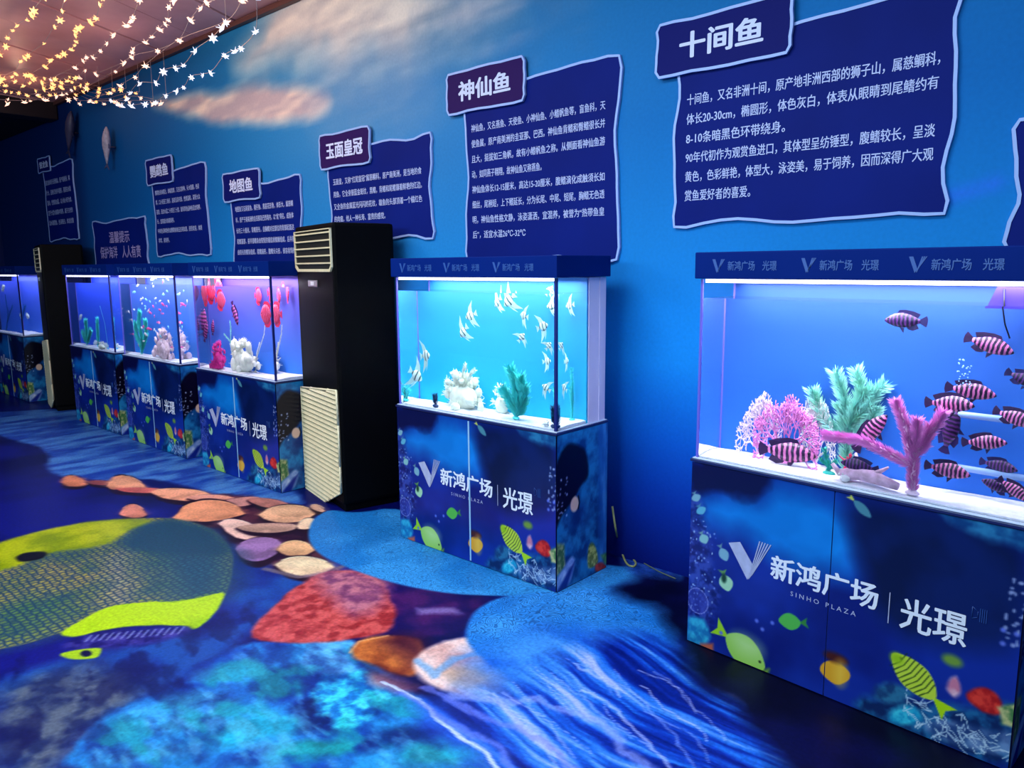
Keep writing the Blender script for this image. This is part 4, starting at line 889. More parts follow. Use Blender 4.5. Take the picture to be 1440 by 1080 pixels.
for k, (x, y, L, d, an, fc, lb) in enumerate([
 (288, 411, 22, .10, 0, -1, 'round red fish top left, overlapping its neighbour'), (297, 408, 22, .14, 0, 1, 'round red fish highest at top left'),
 (311, 422, 17, .10, 0, 1, 'smaller pink round fish right of the top left pair'), (364, 416, 15, .25, 0, 1, 'dim pink round fish high at the right'),
 (375, 442, 20, .12, 0, -1, 'round red fish at mid height by right corner'), (382, 412, 17, .22, 0, 1, 'round red fish seen through the end glass')]):
    put_fish('discus', 'third', x, y, L, d, an, fc, 'disc_fish', lb, 'round red fish', yaw=(k*17) % 40-20, zs=1.25)
for k, (x, y, L, d, an, fc, lb) in enumerate([(279, 452, 34, .16, 86, 1, 'dark slender fish hanging upright at left'), (290, 466, 28, .10, 68, 1, 'plum slender fish hanging upright beside a darker one'),
 (331, 441, 32, .10, -68, 1, 'pink slender fish diving, centre of the tank'), (300, 460, 20, .18, 80, 1, 'small plum fish hanging upright, centre left')]):
    put_fish('slim', 'third', x, y, L, d, an, fc, 'slender_fish', lb, 'slender plum fish', zs=.9)
for k, (t, x, y, L, an, fc, lb) in enumerate([('first', 114, 446, 11, 30, 1, 'small white fish mid height left of the cyan plants'), ('first', 150, 486, 12, 0, -1, 'small white fish near the sand at right'), ('first', 135, 482, 12, 10, 1, 'small white fish near the sand between the cyan plants'),
  ('far', 5, 405, 14, 20, 1, 'white fish at left edge of view high up'), ('far', 42, 446, 14, -10, 1, 'white fish right of the corner seal'), ('far', -8, 430, 12, 0, 1, 'white fish beyond the left edge of view')]):
    put_fish('white', t, x, y, L, .1, an, fc, 'white_fish', lb, 'white fish in the far tanks')
# tiny fish of the crowded tank: one small mesh each
sb = fish_body([(-.3, .04, -.04, .02), (-.05, .17, -.17, .07), (.2, .17, -.16, .08), (.42, .06, -.07, .04), (.48, .0, -.01, .01)], .1, 6); sb.prism([(-.28, 0), (-.5, .17), (-.44, 0), (-.5, -.17)], -.01, .01)
TINY = [sb.mesh('tiny_fish', mat('tiny_white', (240, 240, 250), .4)), sb.mesh('tiny_pink_fish', mat('tiny_pink', (235, 90, 170), .4)), sb.mesh('tiny_cyan_fish', mat('tiny_cyan', (150, 220, 240), .4))]
rr = random.Random(21)
for k in range(60):
    x = rr.triangular(176, 246, 226); y = rr.uniform(392, 492); ci = rr.choice([0, 0, 0, 2, 1]); col = ('white', 'pink', 'pale cyan')[ci]
    if 428 < y < 442 and 210 < x < 232: ci = 1; col = 'pink'
    zone = ('near the top', 'in the upper middle', 'in the lower middle', 'near the sand')[min(3, int((y-392)/25))]+' '+('at the left', 'left of centre', 'right of centre', 'at the right')[min(3, int((x-176)/17.6))]+' of'
    put_fish(None, 'second', x, y, rr.uniform(4.5, 7.5), rr.uniform(.04, .27), rr.uniform(-30, 30), rr.choice([-1, 1]), 'tiny_fish',
             'tiny %s fish %s the crowded tank' % (col, zone), 'tiny %s fish %s the crowded tank' % (col, zone), yaw=rr.uniform(-40, 40), zs=1.3, simple=TINY[ci])

# ================================================================== CORALS AND PLANTS
def branch_coral(name, t, base_px, top_py, half_px, d, m, label, seed, levels=6, flat=.45, r0=.006, spread=.62, group=None, min_r=.011):
    """branching coral standing on the sand; height and width measured in the photo"""
    b = inside(t, *base_px, d); top = inside(t, base_px[0], top_py, d); e = inside(t, base_px[0]+half_px, base_px[1], d)
    z0 = HC+.02; H = top[2]-z0; Wd = abs(e[0]-b[0]); rnd = random.Random(seed); mb = MB(); r = empty(name, to_world(t, (b[0], d, z0)), TK[t]['rz']); tag(r, label, 'coral', group)
    def grow(p, a, ph, L, rad, lv):
        n = Vector((math.sin(a), math.sin(ph)*flat, math.cos(a))).normalized()
        mid = p+n*L*.5+Vector((rnd.uniform(-.12, .12), rnd.uniform(-.1, .1), rnd.uniform(-.05, .05)))*L; q = p+n*L
        mb.tube([p, mid, q], [rad, rad*.9, rad*.78], 4, cap=lv == 0)
        if lv == 0: return
        for s_ in ((-1, 1) if rnd.random() > .25 else (-1, .1, 1)):
            grow(q, a+s_*spread*rnd.uniform(.5, 1.15), rnd.uniform(-1.4, 1.4), L*rnd.uniform(.72, .9), max(rad*.74, min_r), lv-1)
    for s_ in (-.9, -.35, .3, .85): grow(Vector((s_*.01, 0, -.004)), s_*1.0, 0, .3, .04, levels)
    V = np.array(mb.v); lo, hi = V.min(0), V.max(0)
    sx = 2*Wd/(hi[0]-lo[0]); sz = H/hi[2]; V[:, 0] = (V[:, 0]-(lo[0]+hi[0])/2*np.clip(V[:, 2]/hi[2], 0, 1))*sx; V[:, 2] *= sz; V[:, 1] *= min(sx, sz)*.8
    lim = .026-d; V[:, 1] = np.clip(V[:, 1], .03-d, BP-.012-d); mb.v = [tuple(v) for v in V]
    tag(mb.build('branches', m, r), kind='stuff')
    MB().ball((0, 0, -.008), .03, (1.2, .8, .6), 10, 6).build('foot', m, r)
    return r
def needle_plant(name, t, stems, d, m, label, leaf=.02, dens=260, rad=.003, seed=0, cat='plant', group=None, base_m=None, dy=None, nw=.0016):
    """soft feathery plastic plant: stems given as photo polylines (first point at the base), clothed in needles"""
    rnd = random.Random(seed); T = TK[t]; P0 = inside(t, *stems[0][0], d); z0 = HC+.026
    r = empty(name, to_world(t, (P0[0], d, z0)), T['rz']); tag(r, label, cat, group); O = np.array([P0[0], d, z0]); sm = MB(); lm = MB()
    for j, st in enumerate(stems):
        pts = [inside(t, x, y, d+(dy[j]*i/(len(st)-1) if dy else 0))-O for i, (x, y) in enumerate(st)]
        if j == 0: pts[0][2] = -.004
        for p in pts: p[2] = max(p[2], -.006); p[1] = min(max(p[1], .035-d), BP-.012-d); p[0] = min(max(p[0], .03-O[0]), TL-.03-O[0])
        sm.tube(pts, [rad*(1.3-.8*i/(len(pts)-1)) for i in range(len(pts))], 5)
        seg = [np.linalg.norm(pts[i+1]-pts[i]) for i in range(len(pts)-1)]; tot = sum(seg); n = max(6, int(dens*tot/.2))
        for q in range(n):
            s_ = rnd.random()*tot; i = 0
            while i < len(seg)-1 and s_ > seg[i]: s_ -= seg[i]; i += 1
            u = (pts[i+1]-pts[i])/max(seg[i], 1e-6); p = pts[i]+u*s_
            v = np.array([rnd.gauss(0, 1), rnd.gauss(0, 1), rnd.gauss(0, 1)]); v -= u*(v@u); v /= np.linalg.norm(v)+1e-9
            dr = v*.8+u*.75; Ln = leaf*rnd.uniform(.6, 1.15); e = p+dr*Ln; e[1] = min(max(e[1], .028-d), BP-.004-d); e[0] = min(max(e[0], .025-O[0]), TL-.025-O[0])
            w = np.cross(dr, v+.01); w = w/(np.linalg.norm(w)+1e-9)*nw; md = p+dr*Ln*.5+v*.1*Ln
            lm.add([p-w, p+w, md+w*.9, e, md-w*.9], [(0, 1, 2, 3, 4)])
    sm.build('stems', base_m or m, r); tag(lm.build('foliage', m, r), kind='stuff'); 
    MB().ball((0, 0, -.004), .022, (1.1, .8, .45), 10, 5).build('foot', base_m or m, r)
    return r
def blob_rock(name, t, px, py, wpx, hpx, d, m, label, seed, cat='rock', spikes=0, group=None):
    rnd = random.Random(seed); c = inside(t, px, py, d); e = inside(t, px+wpx/2, py, d); hz = inside(t, px, py-hpx/2, d)[2]-c[2]; w = abs(e[0]-c[0])
    z0 = HC+.016; r = empty(name, to_world(t, (c[0], d, z0)), TK[t]['rz']); tag(r, label, cat, group)
    mvt = abs(inside(t, px, py+1, d)[2]-inside(t, px, py-1, d)[2])/2; w = min(w, wpx/2*mvt*1.8)
    H = 2*hz; mb = MB(); tips = []
    nl = 46 if H > .06 else 14
    for i in range(nl):
        a = rnd.uniform(0, 2*math.pi); q = rnd.random()**.6; zz = rnd.random()**.8; e_ = math.sqrt(max(0, 1-zz*zz*.85))
        p = Vector((math.cos(a)*q*w*e_, math.sin(a)*q*min(w, .09)*e_, zz*H*.86)); rad = rnd.uniform(.10, .2)*min(w, H)*(1.2-.5*zz)
        p.y = max(.03-d+rad, min(BP-.012-d-rad, p.y)); mb.ball(p, rad, (rnd.uniform(.7, 1.3), .9, rnd.uniform(.7, 1.5)), 8, 5); tips.append((p, rad))
    mb.ball((0, 0, H*.28), min(w*.7, .07), (w/min(w, .1), .8, H*.45/min(w, .1)), 12, 8)
    mb.v = [(x, max(.03-d, min(BP-.01-d, y)), max(z, -.004)) for x, y, z in mb.v]
    mb.build('body', m, r)
    if spikes:
        sb_ = MB()
        for i in range(spikes):
            p, rad = rnd.choice(tips); dr = Vector((rnd.gauss(0, 1), rnd.gauss(0, 1), rnd.gauss(.5, 1))); dr += (p-Vector((0, 0, H*.3))).normalized()*1.2; dr.normalize()
            q = p+dr*(rad+rnd.uniform(.006, .026)); q.y = max(.028-d, min(BP-.004-d, q.y)); q.z = max(q.z, 0)
            sb_.tube([p, q], [.0034, .0012], 4)
        tag(sb_.build('spikes', m, r), kind='stuff')
    return r
PINK = mat('pink_coral', (255, 140, 215), .55, noise=.25, nscale=25); PALEP = mat('pale_pink_coral', (255, 222, 240), .55, noise=.15, nscale=25)
WHITEC = mat('white_coral', (235, 236, 235), .55, noise=.1, nscale=30); GREENP = mat('green_plant', (165, 255, 222), .55, noise=.25, nscale=22)
AQUA = mat('aqua_plant', (90, 250, 238), .5, noise=.2, nscale=20); PINKP = mat('pink_plant', (255, 158, 232), .5, noise=.12, nscale=18); LOG = mat('pale_log', (235, 190, 215), .6, noise=.3, nscale=40, bump=.4)
REDC = mat('red_ornament', (225, 30, 90), .5, noise=.3, nscale=50); CREAM = mat('cream_coral', (238, 240, 222), .6, noise=.12, nscale=35, bump=.3); MAG = mat('magenta_coral', (225, 40, 150), .5, noise=.35, nscale=40)
branch_coral('branching_coral', 'near', (1106, 626), 552, 52, .16, PINK, 'bushy pink branching coral, fan shaped', 3, levels=6, spread=.6, min_r=.017)
branch_coral('branching_coral', 'near', (1070, 622), 549, 34, .2, PALEP, 'pale pink branching coral at left behind the bushy pink one', 8, levels=6, spread=.6, min_r=.016)
branch_coral('branching_coral', 'near', (1148, 632), 556, 28, .22, WHITEC, 'white branching coral between pink coral and green plant', 12, levels=6, spread=.6, min_r=.016)
needle_plant('feather_plant', 'near', [[(1190, 640), (1192, 600), (1188, 565), (1176, 525)], [(1192, 610), (1205, 570), (1212, 548), (1204, 522)], [(1192, 600), (1222, 570), (1232, 552), (1244, 542)], [(1192, 620), (1160, 590), (1148, 565), (1143, 550)], [(1192, 600), (1200, 575), (1225, 548)], [(1190, 625), (1185, 590), (1182, 570)], [(1200, 620), (1225, 590), (1232, 575)]],
             .23, GREENP, 'mint green feathery plant standing left of the pink plant', leaf=.042, dens=650, seed=2, nw=.0011, rad=.002)
needle_plant('feather_plant', 'near', [[(1283, 694), (1284, 650), (1288, 620), (1290, 592)], [(1284, 650), (1276, 610), (1268, 585), (1260, 565)], [(1286, 640), (1305, 612), (1318, 595), (1326, 580)], [(1284, 655), (1255, 640), (1215, 620), (1160, 612)], [(1286, 640), (1300, 625), (1308, 600)]],
             .06, PINKP, 'pink feathery plant with thick pale trunk and forked arms', leaf=.03, dens=1400, rad=.010, seed=5, base_m=mat('pale_trunk', (255, 225, 245), .5), nw=.0011)
needle_plant('feather_plant', 'near', [[(1166, 664), (1164, 648), (1160, 632)], [(1167, 660), (1175, 648)], [(1164, 655), (1155, 645)]], .12, mat('teal_plant', (40, 190, 170), .5), 'low teal tuft at the foot of the white coral', leaf=.018, dens=500, seed=6)
# pale log with knots, red ornament
p = inside('near', 1182, 668, .07); q = inside('near', 1262, 690, .05)
lg = empty('log_ornament', to_world('near', (p[0], .07, HC+.022)), TK['near']['rz']); tag(lg, 'pale pink weathered log lying in front of the pink plant', 'ornament')
Lg = q[0]-p[0]; mb = MB(); mb.tube([(0, .0, .012), (Lg*.3, .012, .03), (Lg*.6, .0, .026), (Lg, -.012, .012)], [.02, .027, .024, .014], 9); mb.build('trunk', LOG, lg)
mb = MB(); mb.tube([(Lg*.2, .01, .04), (Lg*.25, .015, .075), (Lg*.22, .02, .1)], [.014, .01, .004], 6); mb.tube([(Lg*.6, 0, .04), (Lg*.8, .01, .07)], [.012, .004], 6); mb.tube([(0, 0, .015), (-.03, -.006, .05)], [.013, .008], 6); mb.build('branch_stub', LOG, lg)
blob_rock('rock_ornament', 'near', 1193, 645, 18, 34, .13, REDC, 'small red coral-like ornament between teal tuft and log', 5, cat='ornament', spikes=60)
blob_rock('rock_ornament', 'near', 1188, 676, 22, 16, .055, WHITEC, 'small white stone at the left end of the log', 9)
# pump box and pipes of the nearest tank
p = inside('near', 1412, 428, .13)
pb = empty('submersible_pump', to_world('near', (min(p[0], 1.0), .12, HT-.085)), TK['near']['rz']); tag(pb, 'dark violet pump box under the hood at the right', 'pump')
VIO = mat('pump_violet', (70, 50, 190), .4)
MB().prism([(0, 0), (.12, 0), (.12, .08), (.03, .08)], -.03, .05).build('housing', VIO, pb)
MB().tube([(.045, -.032, .06), (.05, -.034, 0), (.06, -.033, -.05), (.075, -.03, -.09)], .0025, 6).build('power_lead', mat('lead_black', (12, 10, 30), .4), pb)
PIPE = thin_glass('clear_pipe', (.72, .8, 1.0))
for (a, b, lab) in (((1330, 580), (1446, 558), 'upper clear horizontal pipe behind the banded fish'), ((1318, 652), (1446, 640), 'lower clear horizontal pipe behind the banded fish')):
    A = inside('near', *a, .2); B = inside('near', *b, .2); B = A+(B-A)*min(1, (1.16-A[0])/(B[0]-A[0])); B[2] = A[2]
    o = empty('pipe', to_world('near', A), TK['near']['rz']); tag(o, lab, 'pipe', 'clear pipes in the nearest aquarium')
    D_ = B-A; MB().tube([(0, 0, 0), tuple(D_)], .011, 12).build('tube', mat('pipe_frost', (150, 185, 240), .25), o); MB().tube([(-.004, 0, 0), (.014, 0, 0)], .014, 12).build('collar', mat('pipe_frost', (150, 185, 240), .25), o)
bb = MB()
for k in range(34):
    c = inside('near', 1355+rr.uniform(-9, 11), rr.uniform(505, 548), .14); bb.ball(c, rr.uniform(.0016, .0036), n=6, m=4)
o = bb.build('bubbles', mat('bubble', (150, 190, 240), .1)); T = TK['near']; o.location = T['o']; o.rotation_euler = (0, 0, T['rz']); tag(o, 'column of tiny rising air bubbles above the close pair of banded fish', 'bubbles', kind='stuff')
# middle tank
blob_rock('coral_clump', 'mid', 652, 554, 58, 56, .15, CREAM, 'large cream coral clump with pointed spikes left of the turquoise plant', 31, cat='coral', spikes=420)
needle_plant('feather_plant', 'mid', [[(652, 560), (650, 530), (655, 512)], [(652, 548), (662, 525), (668, 520)], [(650, 548), (640, 530), (636, 524)]], .13, CREAM, 'cream feathery sprig growing from the coral clump', leaf=.02, dens=300, seed=8)
needle_plant('feather_plant', 'mid', [[(726, 590), (727, 560), (724, 535), (718, 520)], [(727, 575), (734, 550), (732, 530)], [(726, 580), (716, 560), (708, 548)], [(728, 585), (738, 560), (738, 545)]], .1, AQUA, 'turquoise bushy plant right of the cream coral clump', leaf=.05, dens=700, seed=9, nw=.0022)
blob_rock('coral_clump', 'mid', 706, 548, 24, 44, .2, CREAM, 'tall cream coral between clump and turquoise plant', 33, cat='coral', spikes=200)
for x, y, lb in ((616, 560, 'spiny dark urchin-like tuft left of the cream clump'), (783, 578, 'spiny dark urchin-like tuft by the right corner seal')):
    needle_plant('spiny_tuft', 'mid', [[(x-3, y+8), (x-4, y-4)]], .05, mat('tuft_dark', (30, 60, 110), .5), lb, leaf=.03, dens=700, seed=12, group='spiny tufts', nw=.001)
blob_rock('rock_ornament', 'mid', 768, 598, 12, 10, .05, WHITEC, 'small white stone by the right corner seal', 14)
needle_plant('feather_plant', 'mid', [[(783, 585), (784, 545), (782, 520)], [(784, 570), (779, 545)]], .22, AQUA, 'turquoise slender plant at the right end glass', leaf=.02, dens=380, seed=19)
needle_plant('feather_plant', 'mid', [[(571, 558), (570, 545)], [(571, 556), (576, 548)]], .08, AQUA, 'small turquoise sprig at the left end', leaf=.018, dens=400, seed=20)
# third tank
blob_rock('coral_clump', 'third', 342, 503, 46, 50, .14, CREAM, 'big cream coral mass right of magenta coral', 35, cat='coral', spikes=300)
blob_rock('coral_clump', 'third', 308, 500, 22, 42, .08, MAG, 'upright magenta coral left of the cream mass', 36, cat='coral', spikes=140)
blob_rock('coral_clump', 'third', 304, 517, 26, 14, .05, MAG, 'low magenta coral lump in front of the upright one', 37, cat='coral', spikes=60)
needle_plant('feather_plant', 'third', [[(330, 505), (324, 480), (316, 470)], [(325, 485), (325, 460), (324, 452)]], .2, GREENP, 'mint sprig rising behind the corals', leaf=.016, dens=300, seed=14)
needle_plant('feather_plant', 'third', [[(360, 520), (362, 495), (366, 481)], [(361, 505), (372, 470), (373, 458)]], .2, CREAM, 'thin pale stalk right of the cream mass', leaf=.01, dens=240, seed=15)
# second tank
needle_plant('feather_plant', 'second', [[(200, 500), (200, 475), (196, 455), (197, 440)], [(200, 490), (206, 470), (205, 452)], [(200, 490), (192, 470), (191, 455)]], .13, AQUA, 'tall turquoise plant left of the pink-white coral', leaf=.05, dens=650, seed=16, nw=.0035)
blob_rock('coral_clump', 'second', 230, 490, 34, 46, .13, mat('rosy_coral', (240, 205, 215), .6, noise=.25, nscale=40), 'pink-white coral mound at the right', 38, cat='coral', spikes=260)
# first tank
needle_plant('feather_plant', 'first', [[(123, 487), (122, 465), (121, 452)], [(123, 482), (128, 465)], [(123, 482), (117, 468)]], .12, AQUA, 'bushy turquoise plant left in the tank beside the far cooler', leaf=.055, dens=700, seed=17, nw=.0035)
needle_plant('feather_plant', 'first', [[(139, 490), (138, 465), (137, 449)]], .14, AQUA, 'slender turquoise plant in the tank beside the far cooler', leaf=.05, dens=500, seed=18, nw=.003)
needle_plant('feather_plant', 'first', [[(153, 492), (148, 455), (141, 430)]], .1, mat('stalk_pale', (120, 215, 240), .5), 'long leaning pale stalk in the tank beside the far cooler', leaf=.008, dens=180, seed=22)
blob_rock('coral_clump', 'first', 144, 489, 16, 10, .08, CREAM, 'low cream coral at the foot of the leaning stalk', 39, cat='coral', spikes=60)
needle_plant('feather_plant', 'far', [[(10, 470), (12, 440), (8, 415)], [(10, 455), (18, 430)]], .16, mat('deep_blue_plant', (30, 110, 200), .5), 'blue plant in the farthest aquarium', leaf=.03, dens=300, seed=23)

# ================================================================== FLOOR-STANDING COOLERS
BLACK = mat('cooler_black', (2, 2, 4), .6, spec=.1); CRM = mat('grille_cream', (226, 214, 176), .45, noise=.06, nscale=20); CRMD = mat('grille_shadow_cream', (120, 108, 84), .6)
def cooler(C, ang, label):
    """C: front right bottom corner; local x runs from the front left to the front right corner, y to the back"""
    t = np.array([math.cos(ang), math.sin(ang), 0]); w, dp, h = .72, .42, 1.88
    o = np.array([*C, 0.0])-t*w; r = empty('air_cooler', o, ang); tag(r, label, 'air conditioner', 'black floor-standing air conditioners')
    MB().box(0, 0, .05, w, dp, h, .022).build('body', BLACK, r)
    MB().box(.02, .02, 0, w-.02, dp-.02, .055, .006).build('plinth', BLACK, r)
    return r, o, t
def cooler_face(r, o, t, top_vent, grille):
    # top outlet: frame, dark recess and five louvres
    x0, x1, z0, z1 = top_vent
    MB().box(x0+.01, -.004, z0+.02, x1-.01, .0, z1-.01).build('outlet_recess', mat('outlet_dark', (10, 14, 10), .6), r)
    f = MB(); f.prism([(x0, z0+.03), (x0+.05, z0), (x1-.03, z0), (x1, z0+.03), (x1-.015, z0+.04), (x1-.04, z0+.018), (x0+.055, z0+.018), (x0+.018, z0+.045)], -.012, .0)
    f.box(x0, -.012, z0+.03, x0+.016, 0, z1); f.box(x1-.012, -.012, z0+.03, x1, 0, z1); f.box(x0, -.012, z1-.006, x1, 0, z1); f.build('outlet_frame', CRM, r)
    n = 5
    for i in range(n):
        z = z0+.055+(z1-z0-.08)*i/(n-1); MB().box(x0+.012, -.014, z-.005, x1-.008, -.003, z+.005, .002).build('louvre', CRM, r)
    # lower inlet grille with slats, tapering to a point
    g = grille; P = [np.array(p) for p in g]
    n = len(P); V = MB().prism(g, -.010, .0); V.build('grille_back', CRMD, r)
    zlo = min(p[1] for p in P); zhi = max(p[1] for p in P); k = 27
    def span(z):
        xs = []
        for i in range(n):
            a, b = P[i], P[(i+1) % n]
            if (a[1] > z) != (b[1] > z): xs.append(a[0]+(b[0]-a[0])*(z-a[1])/(b[1]-a[1]))
        return (min(xs), max(xs)) if len(xs) >= 2 else None
    for i in range(k):
        z = zlo+(zhi-zlo)*(i+.5)/k; s_ = span(z)
        if not s_: continue
        a, b = s_; hgt = (zhi-zlo)/k*.33; mb = MB(); mb.add([(a+.004, -.01, z+hgt), (b-.004, -.01, z+hgt), (b-.004, -.022, z-hgt), (a+.004, -.022, z-hgt), (a+.004, -.006, z-hgt), (b-.004, -.006, z-hgt)], [(0, 3, 2, 1), (3, 4, 5, 2), (0, 4, 3), (1, 2, 5)]); mb.build('slat', CRM, r)
    e = MB()
    for i in range(n): e.tube([(P[i][0], -.012, P[i][1]), (P[(i+1) % n][0], -.012, P[(i+1) % n][1])], .007, 6)
    e.build('grille_frame', CRM, r)
    MB().box((x0+x1)/2-.11, -.008, z0-.1, (x0+x1)/2+.07, .0, z0-.055, .004).build('badge', mat('badge_grey', (120, 124, 120), .3, metal=.7), r)
    MB().box((x0+x1)/2-.05, -.011, z0-.09, (x0+x1)/2+.01, -.007, z0-.065, .001).build('badge_window', mat('badge_pale', (196, 200, 196), .4), r)
A1 = math.radians(-14); r1, o1, t1 = cooler((-4.03, 2.79), A1, 'near tall black air conditioner with cream vents left of angelfish tank')
n1 = np.array([-t1[1], t1[0], 0])
def acl(x, y): p = on_plane(x, y, o1, n1)-o1; return (float(np.clip(p@t1, .008, .712)), float(p[2]))
gr = [acl(418, 541), acl(430, 688), acl(438, 697), acl(459, 706), acl(484, 694), acl(487, 660), acl(482, 600), acl(475, 549)]
tv = [acl(404, 382), acl(467, 320)]
face = ((max(tv[0][0], .012), tv[1][0], tv[0][1], tv[1][1]), gr)
cooler_face(r1, o1, t1, *face)
A2 = math.radians(-12); r2, o2, t2 = cooler((-9.52, 2.76), A2, 'far tall black air conditioner between the farthest tanks'); cooler_face(r2, o2, t2, *face)
CRM_FAR = None

# ================================================================== FAIRY LIGHTS
def star_mesh(name, m, R):
    mb = MB(); n = 6; vs = [(0, 0, R*.35), (0, 0, -R*.35)]
    for k in range(n*2):
        a = math.pi*k/n; rr_ = R if k % 2 == 0 else R*.45; vs.append((rr_*math.cos(a), rr_*math.sin(a), 0))
    fs = []
    for k in range(n*2):
        j = (k+1) % (n*2); fs += [(0, 2+k, 2+j), (1, 2+j, 2+k)]
    mb.add(vs, fs)
    for q in (.7, -.7): mb.tube([(0, 0, 0), (R*.2, q*R, R*.9)], [R*.14, R*.02], 4)
    return mb.mesh(name, m)
S_WARM = [star_mesh('bulb', mat('bulb_warm', (255, 214, 150), .5, emit=(255, 176, 104), estr=1.7), R) for R in (.03, .024)]
S_PINK = [star_mesh('bulb', mat('bulb_rose', (255, 225, 205), .5, emit=(255, 196, 170), estr=1.5), R) for R in (.032, .025)]
S_COOL = [star_mesh('bulb', mat('bulb_cool', (235, 240, 255), .5, emit=(226, 230, 250), estr=1.3), R) for R in (.034, .027)]
WIRE = mat('fairy_wire', (205, 175, 165), .4)
s = 1/3.79
strings = [
 ([(0, 285), (30, 240), (40, 195), (90, 130), (145, 100), (180, 50), (235, -20)], S_WARM, 3.42, 'leftmost'),
 ([(30, 480), (80, 385), (110, 320), (150, 290), (235, 225), (290, 135), (320, 100), (330, 50), (350, -20)], S_WARM, 3.40, 'second from left'),
 ([(100, 490), (160, 400), (240, 350), (270, 315), (340, 280), (380, 258), (405, 215), (400, 160), (435, 135), (510, 90), (530, 15), (545, -20)], S_WARM, 3.42, 'third from left'),
 ([(200, 500), (270, 420), (400, 355), (460, 300), (495, 300), (535, 265), (570, 225), (605, 180), (675, 130), (710, 85), (745, -10)], S_PINK, 3.44, 'fourth from left'),
 ([(330, 500), (380, 475), (455, 370), (510, 390), (660, 330), (700, 298), (710, 255), (775, 220), (810, 190), (850, 150), (895, 98), (900, 30), (940, -20)], S_PINK, 3.42, 'fifth from left'),
 ([(400, 520), (460, 465), (615, 375), (700, 300), (840, 265), (955, 208), (1015, 100), (1100, 5), (1120, -20)], S_PINK, 3.38, 'sixth from left, along the ceiling edge'),
 ([(480, 530), (590, 490), (640, 452), (720, 405), (775, 345), (955, 210), (1205, 112), (1290, 0), (1300, -20)], S_PINK, 3.3, 'seventh from left, crossing onto the wall'),
 ([(590, 530), (650, 560), (695, 490), (745, 440), (830, 436), (870, 375), (978, 342), (1040, 265), (1135, 195), (1205, 112)], S_COOL, 3.2, 'eighth from left, with large cool bulbs'),
 ([(700, 560), (775, 550), (830, 540), (885, 505), (978, 460), (1020, 405), (1122, 382), (1200, 290), (1285, 250), (1362, 160), (1366, -20)], S_COOL, 3.1, 'rightmost, lowest down the wall'),
]
rr = random.Random(77)
for j in range(7):
    y0 = 370+j*27; pts = [(-40+q*(62+j*9), y0+22*math.sin(q*1.7+j)+q*(6-j*1.0)+(j*4 if q > 4 else 0)) for q in range(9)]
    pts = [(x, min(y, 535)) for x, y in pts]
    strings.append((pts, S_WARM if j < 5 else S_PINK, 3.40-.01*j, ['topmost', 'second from top', 'third from top', 'middle', 'third from bottom', 'second from bottom', 'bottom'][j]+' of the dense bundle at left'))
def cat_(P, n):   # smooth curve through points
    P = [np.array(p) for p in P]; out = []
    for i in range(len(P)-1):
        a, b, c, d = P[max(i-1, 0)], P[i], P[i+1], P[min(i+2, len(P)-1)]
        for k in range(n):
            t = k/n; out.append(.5*((2*b)+(-a+c)*t+(2*a-5*b+4*c-d)*t*t+(-a+3*b-3*c+d)*t**3))
    return out+[P[-1]]
for pts, bulbs, Z, lab in strings:
    W3 = []
    for i, (x, y) in enumerate(pts):
        p = on_z(x*s, y*s, Z); 
        if p[1] > WY-.07: p = on_y(x*s, y*s, WY-.07)
        if p[0] < -10.2: p = EYE+(p-EYE)*(-10.2/p[0])
        W3.append(p)
    W3.sort(key=lambda p: 0) if False else None
    o = W3[-1].copy(); r = empty('fairy_light_string', tuple(o)); tag(r, 'string of star-shaped fairy lights, '+lab, 'fairy lights', 'strings of fairy lights')
    curve = cat_([p-o for p in W3], 5); MB().tube(curve, .002, 4).build('wire', WIRE, r)
    top = W3[-1]; 
    spots = [p-o for p in W3]
    if 'dense' in lab: spots = [p_+np.array([rr.uniform(-.05, .05), rr.uniform(-.05, .05), rr.uniform(-.03, .0)]) for p_ in curve[::4]]
    else: spots = spots+[curve[k] for k in range(3, len(curve), 5) if rr.random() < .25]
    for k, p in enumerate(spots):
        b = link('bulb', bulbs[rr.random() < .35], r); b.location = tuple(p+np.array([0, 0, -.012])); b.rotation_euler = (rr.uniform(-1.2, 1.2), rr.uniform(-1.2, 1.2), rr.uniform(0, 6))
        b.scale = [rr.uniform(.75, 1.2)]*3
    hk = MB(); hk.tube([(0, 0, 0), (0, 0, CEIL-.02-o[2])], .002, 4); hk.build('hanger', WIRE, r)

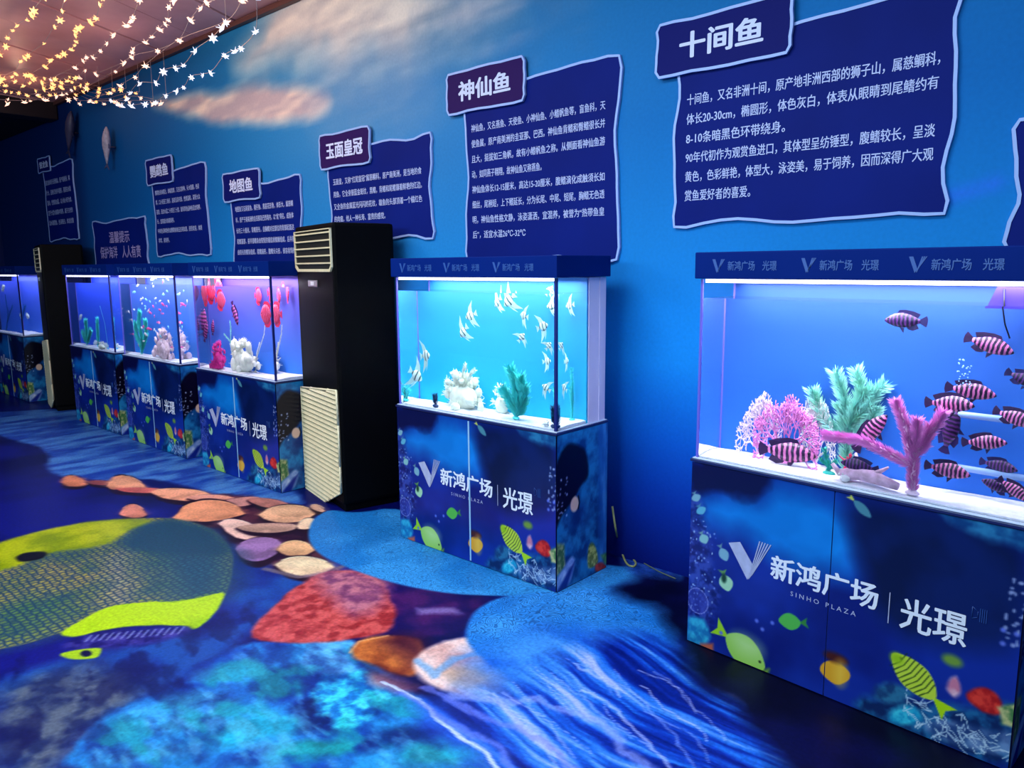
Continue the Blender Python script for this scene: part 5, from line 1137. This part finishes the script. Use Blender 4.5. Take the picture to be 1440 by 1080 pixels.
# ================================================================== WALL ORNAMENTS, CORD
def sea_ornament(x, y, Lm, label, m1, m2, tilt):
    p = on_y(x, y, WY-.09); r = empty('fish_ornament', tuple(p)); tag(r, label, 'ornament')
    prof = [(-.42, .03, -.03, .02), (-.25, .08, -.07, .06), (0, .15, -.13, .12), (.2, .15, -.13, .12), (.38, .09, -.09, .08), (.48, .02, -.03, .02)]
    r.scale = (Lm, Lm*.75, Lm); r.rotation_euler = (0, tilt, 0)
    fish_body(prof, .1, 12).build('body', m1, r)
    MB().prism([(-.4, 0), (-.56, .16), (-.5, 0), (-.56, -.14)], -.012, .012).build('tail_fin', m2, r)
    MB().prism([(.05, .14), (-.08, .27), (-.1, .12)], -.01, .01).build('dorsal_fin', m2, r)
    MB().prism([(.1, -.1), (-.02, -.26), (-.04, -.1)], -.01, .01).build('side_fin', m2, r)
    e = MB(); e.ball((.38, -.075, .02), .014); e.build('eye', BLK, r)
    q = MB(); q.tube([(0, .1, 0), (0, .125/.75/Lm*.75, 0)], .02, 6); q.build('wall_pin', m2, r)
sea_ornament(150, 206, .42, 'pale fish ornament mounted upright on the wall left of the boards', mat('ornament_pale', (170, 160, 178), .5, noise=.3, nscale=9), mat('ornament_grey', (70, 74, 110), .5), math.radians(-80))
sea_ornament(98, 186, .5, 'dark grey fish ornament on the wall below the fairy lights', mat('ornament_dark', (54, 52, 82), .5, noise=.3, nscale=9), mat('ornament_darker', (36, 38, 70), .5), math.radians(-65))
crd = empty('power_cord', tuple(on_z(885, 792)+np.array([0, 0, .006]))); tag(crd, 'loose yellowish power cord on floor right of the angelfish cabinet', 'cord'); o = np.array(crd.location)
a = on_y(861, 712, 3.26); cp = [a, on_y(866, 745, 3.26)]+[on_z(x, y)+np.array([0, 0, z]) for x, y, z in ((870, 775, .05), (880, 792, .006), (890, 798, .006), (894, 793, .006), (886, 784, .006), (868, 772, .012), (860, 762, .03))]
MB().tube(cat_([p-o for p in cp], 6), .0055, 6).build('cable', mat('cord_yellow', (176, 178, 110), .45), crd)
cp = [on_z(x, y)+np.array([0, 0, .005]) for x, y in ((860, 778), (876, 778), (900, 790), (925, 804), (950, 815))]
MB().tube(cat_([p-o for p in cp], 6), .003, 6).build('thin_lead', mat('lead_olive', (110, 120, 90), .5), crd)
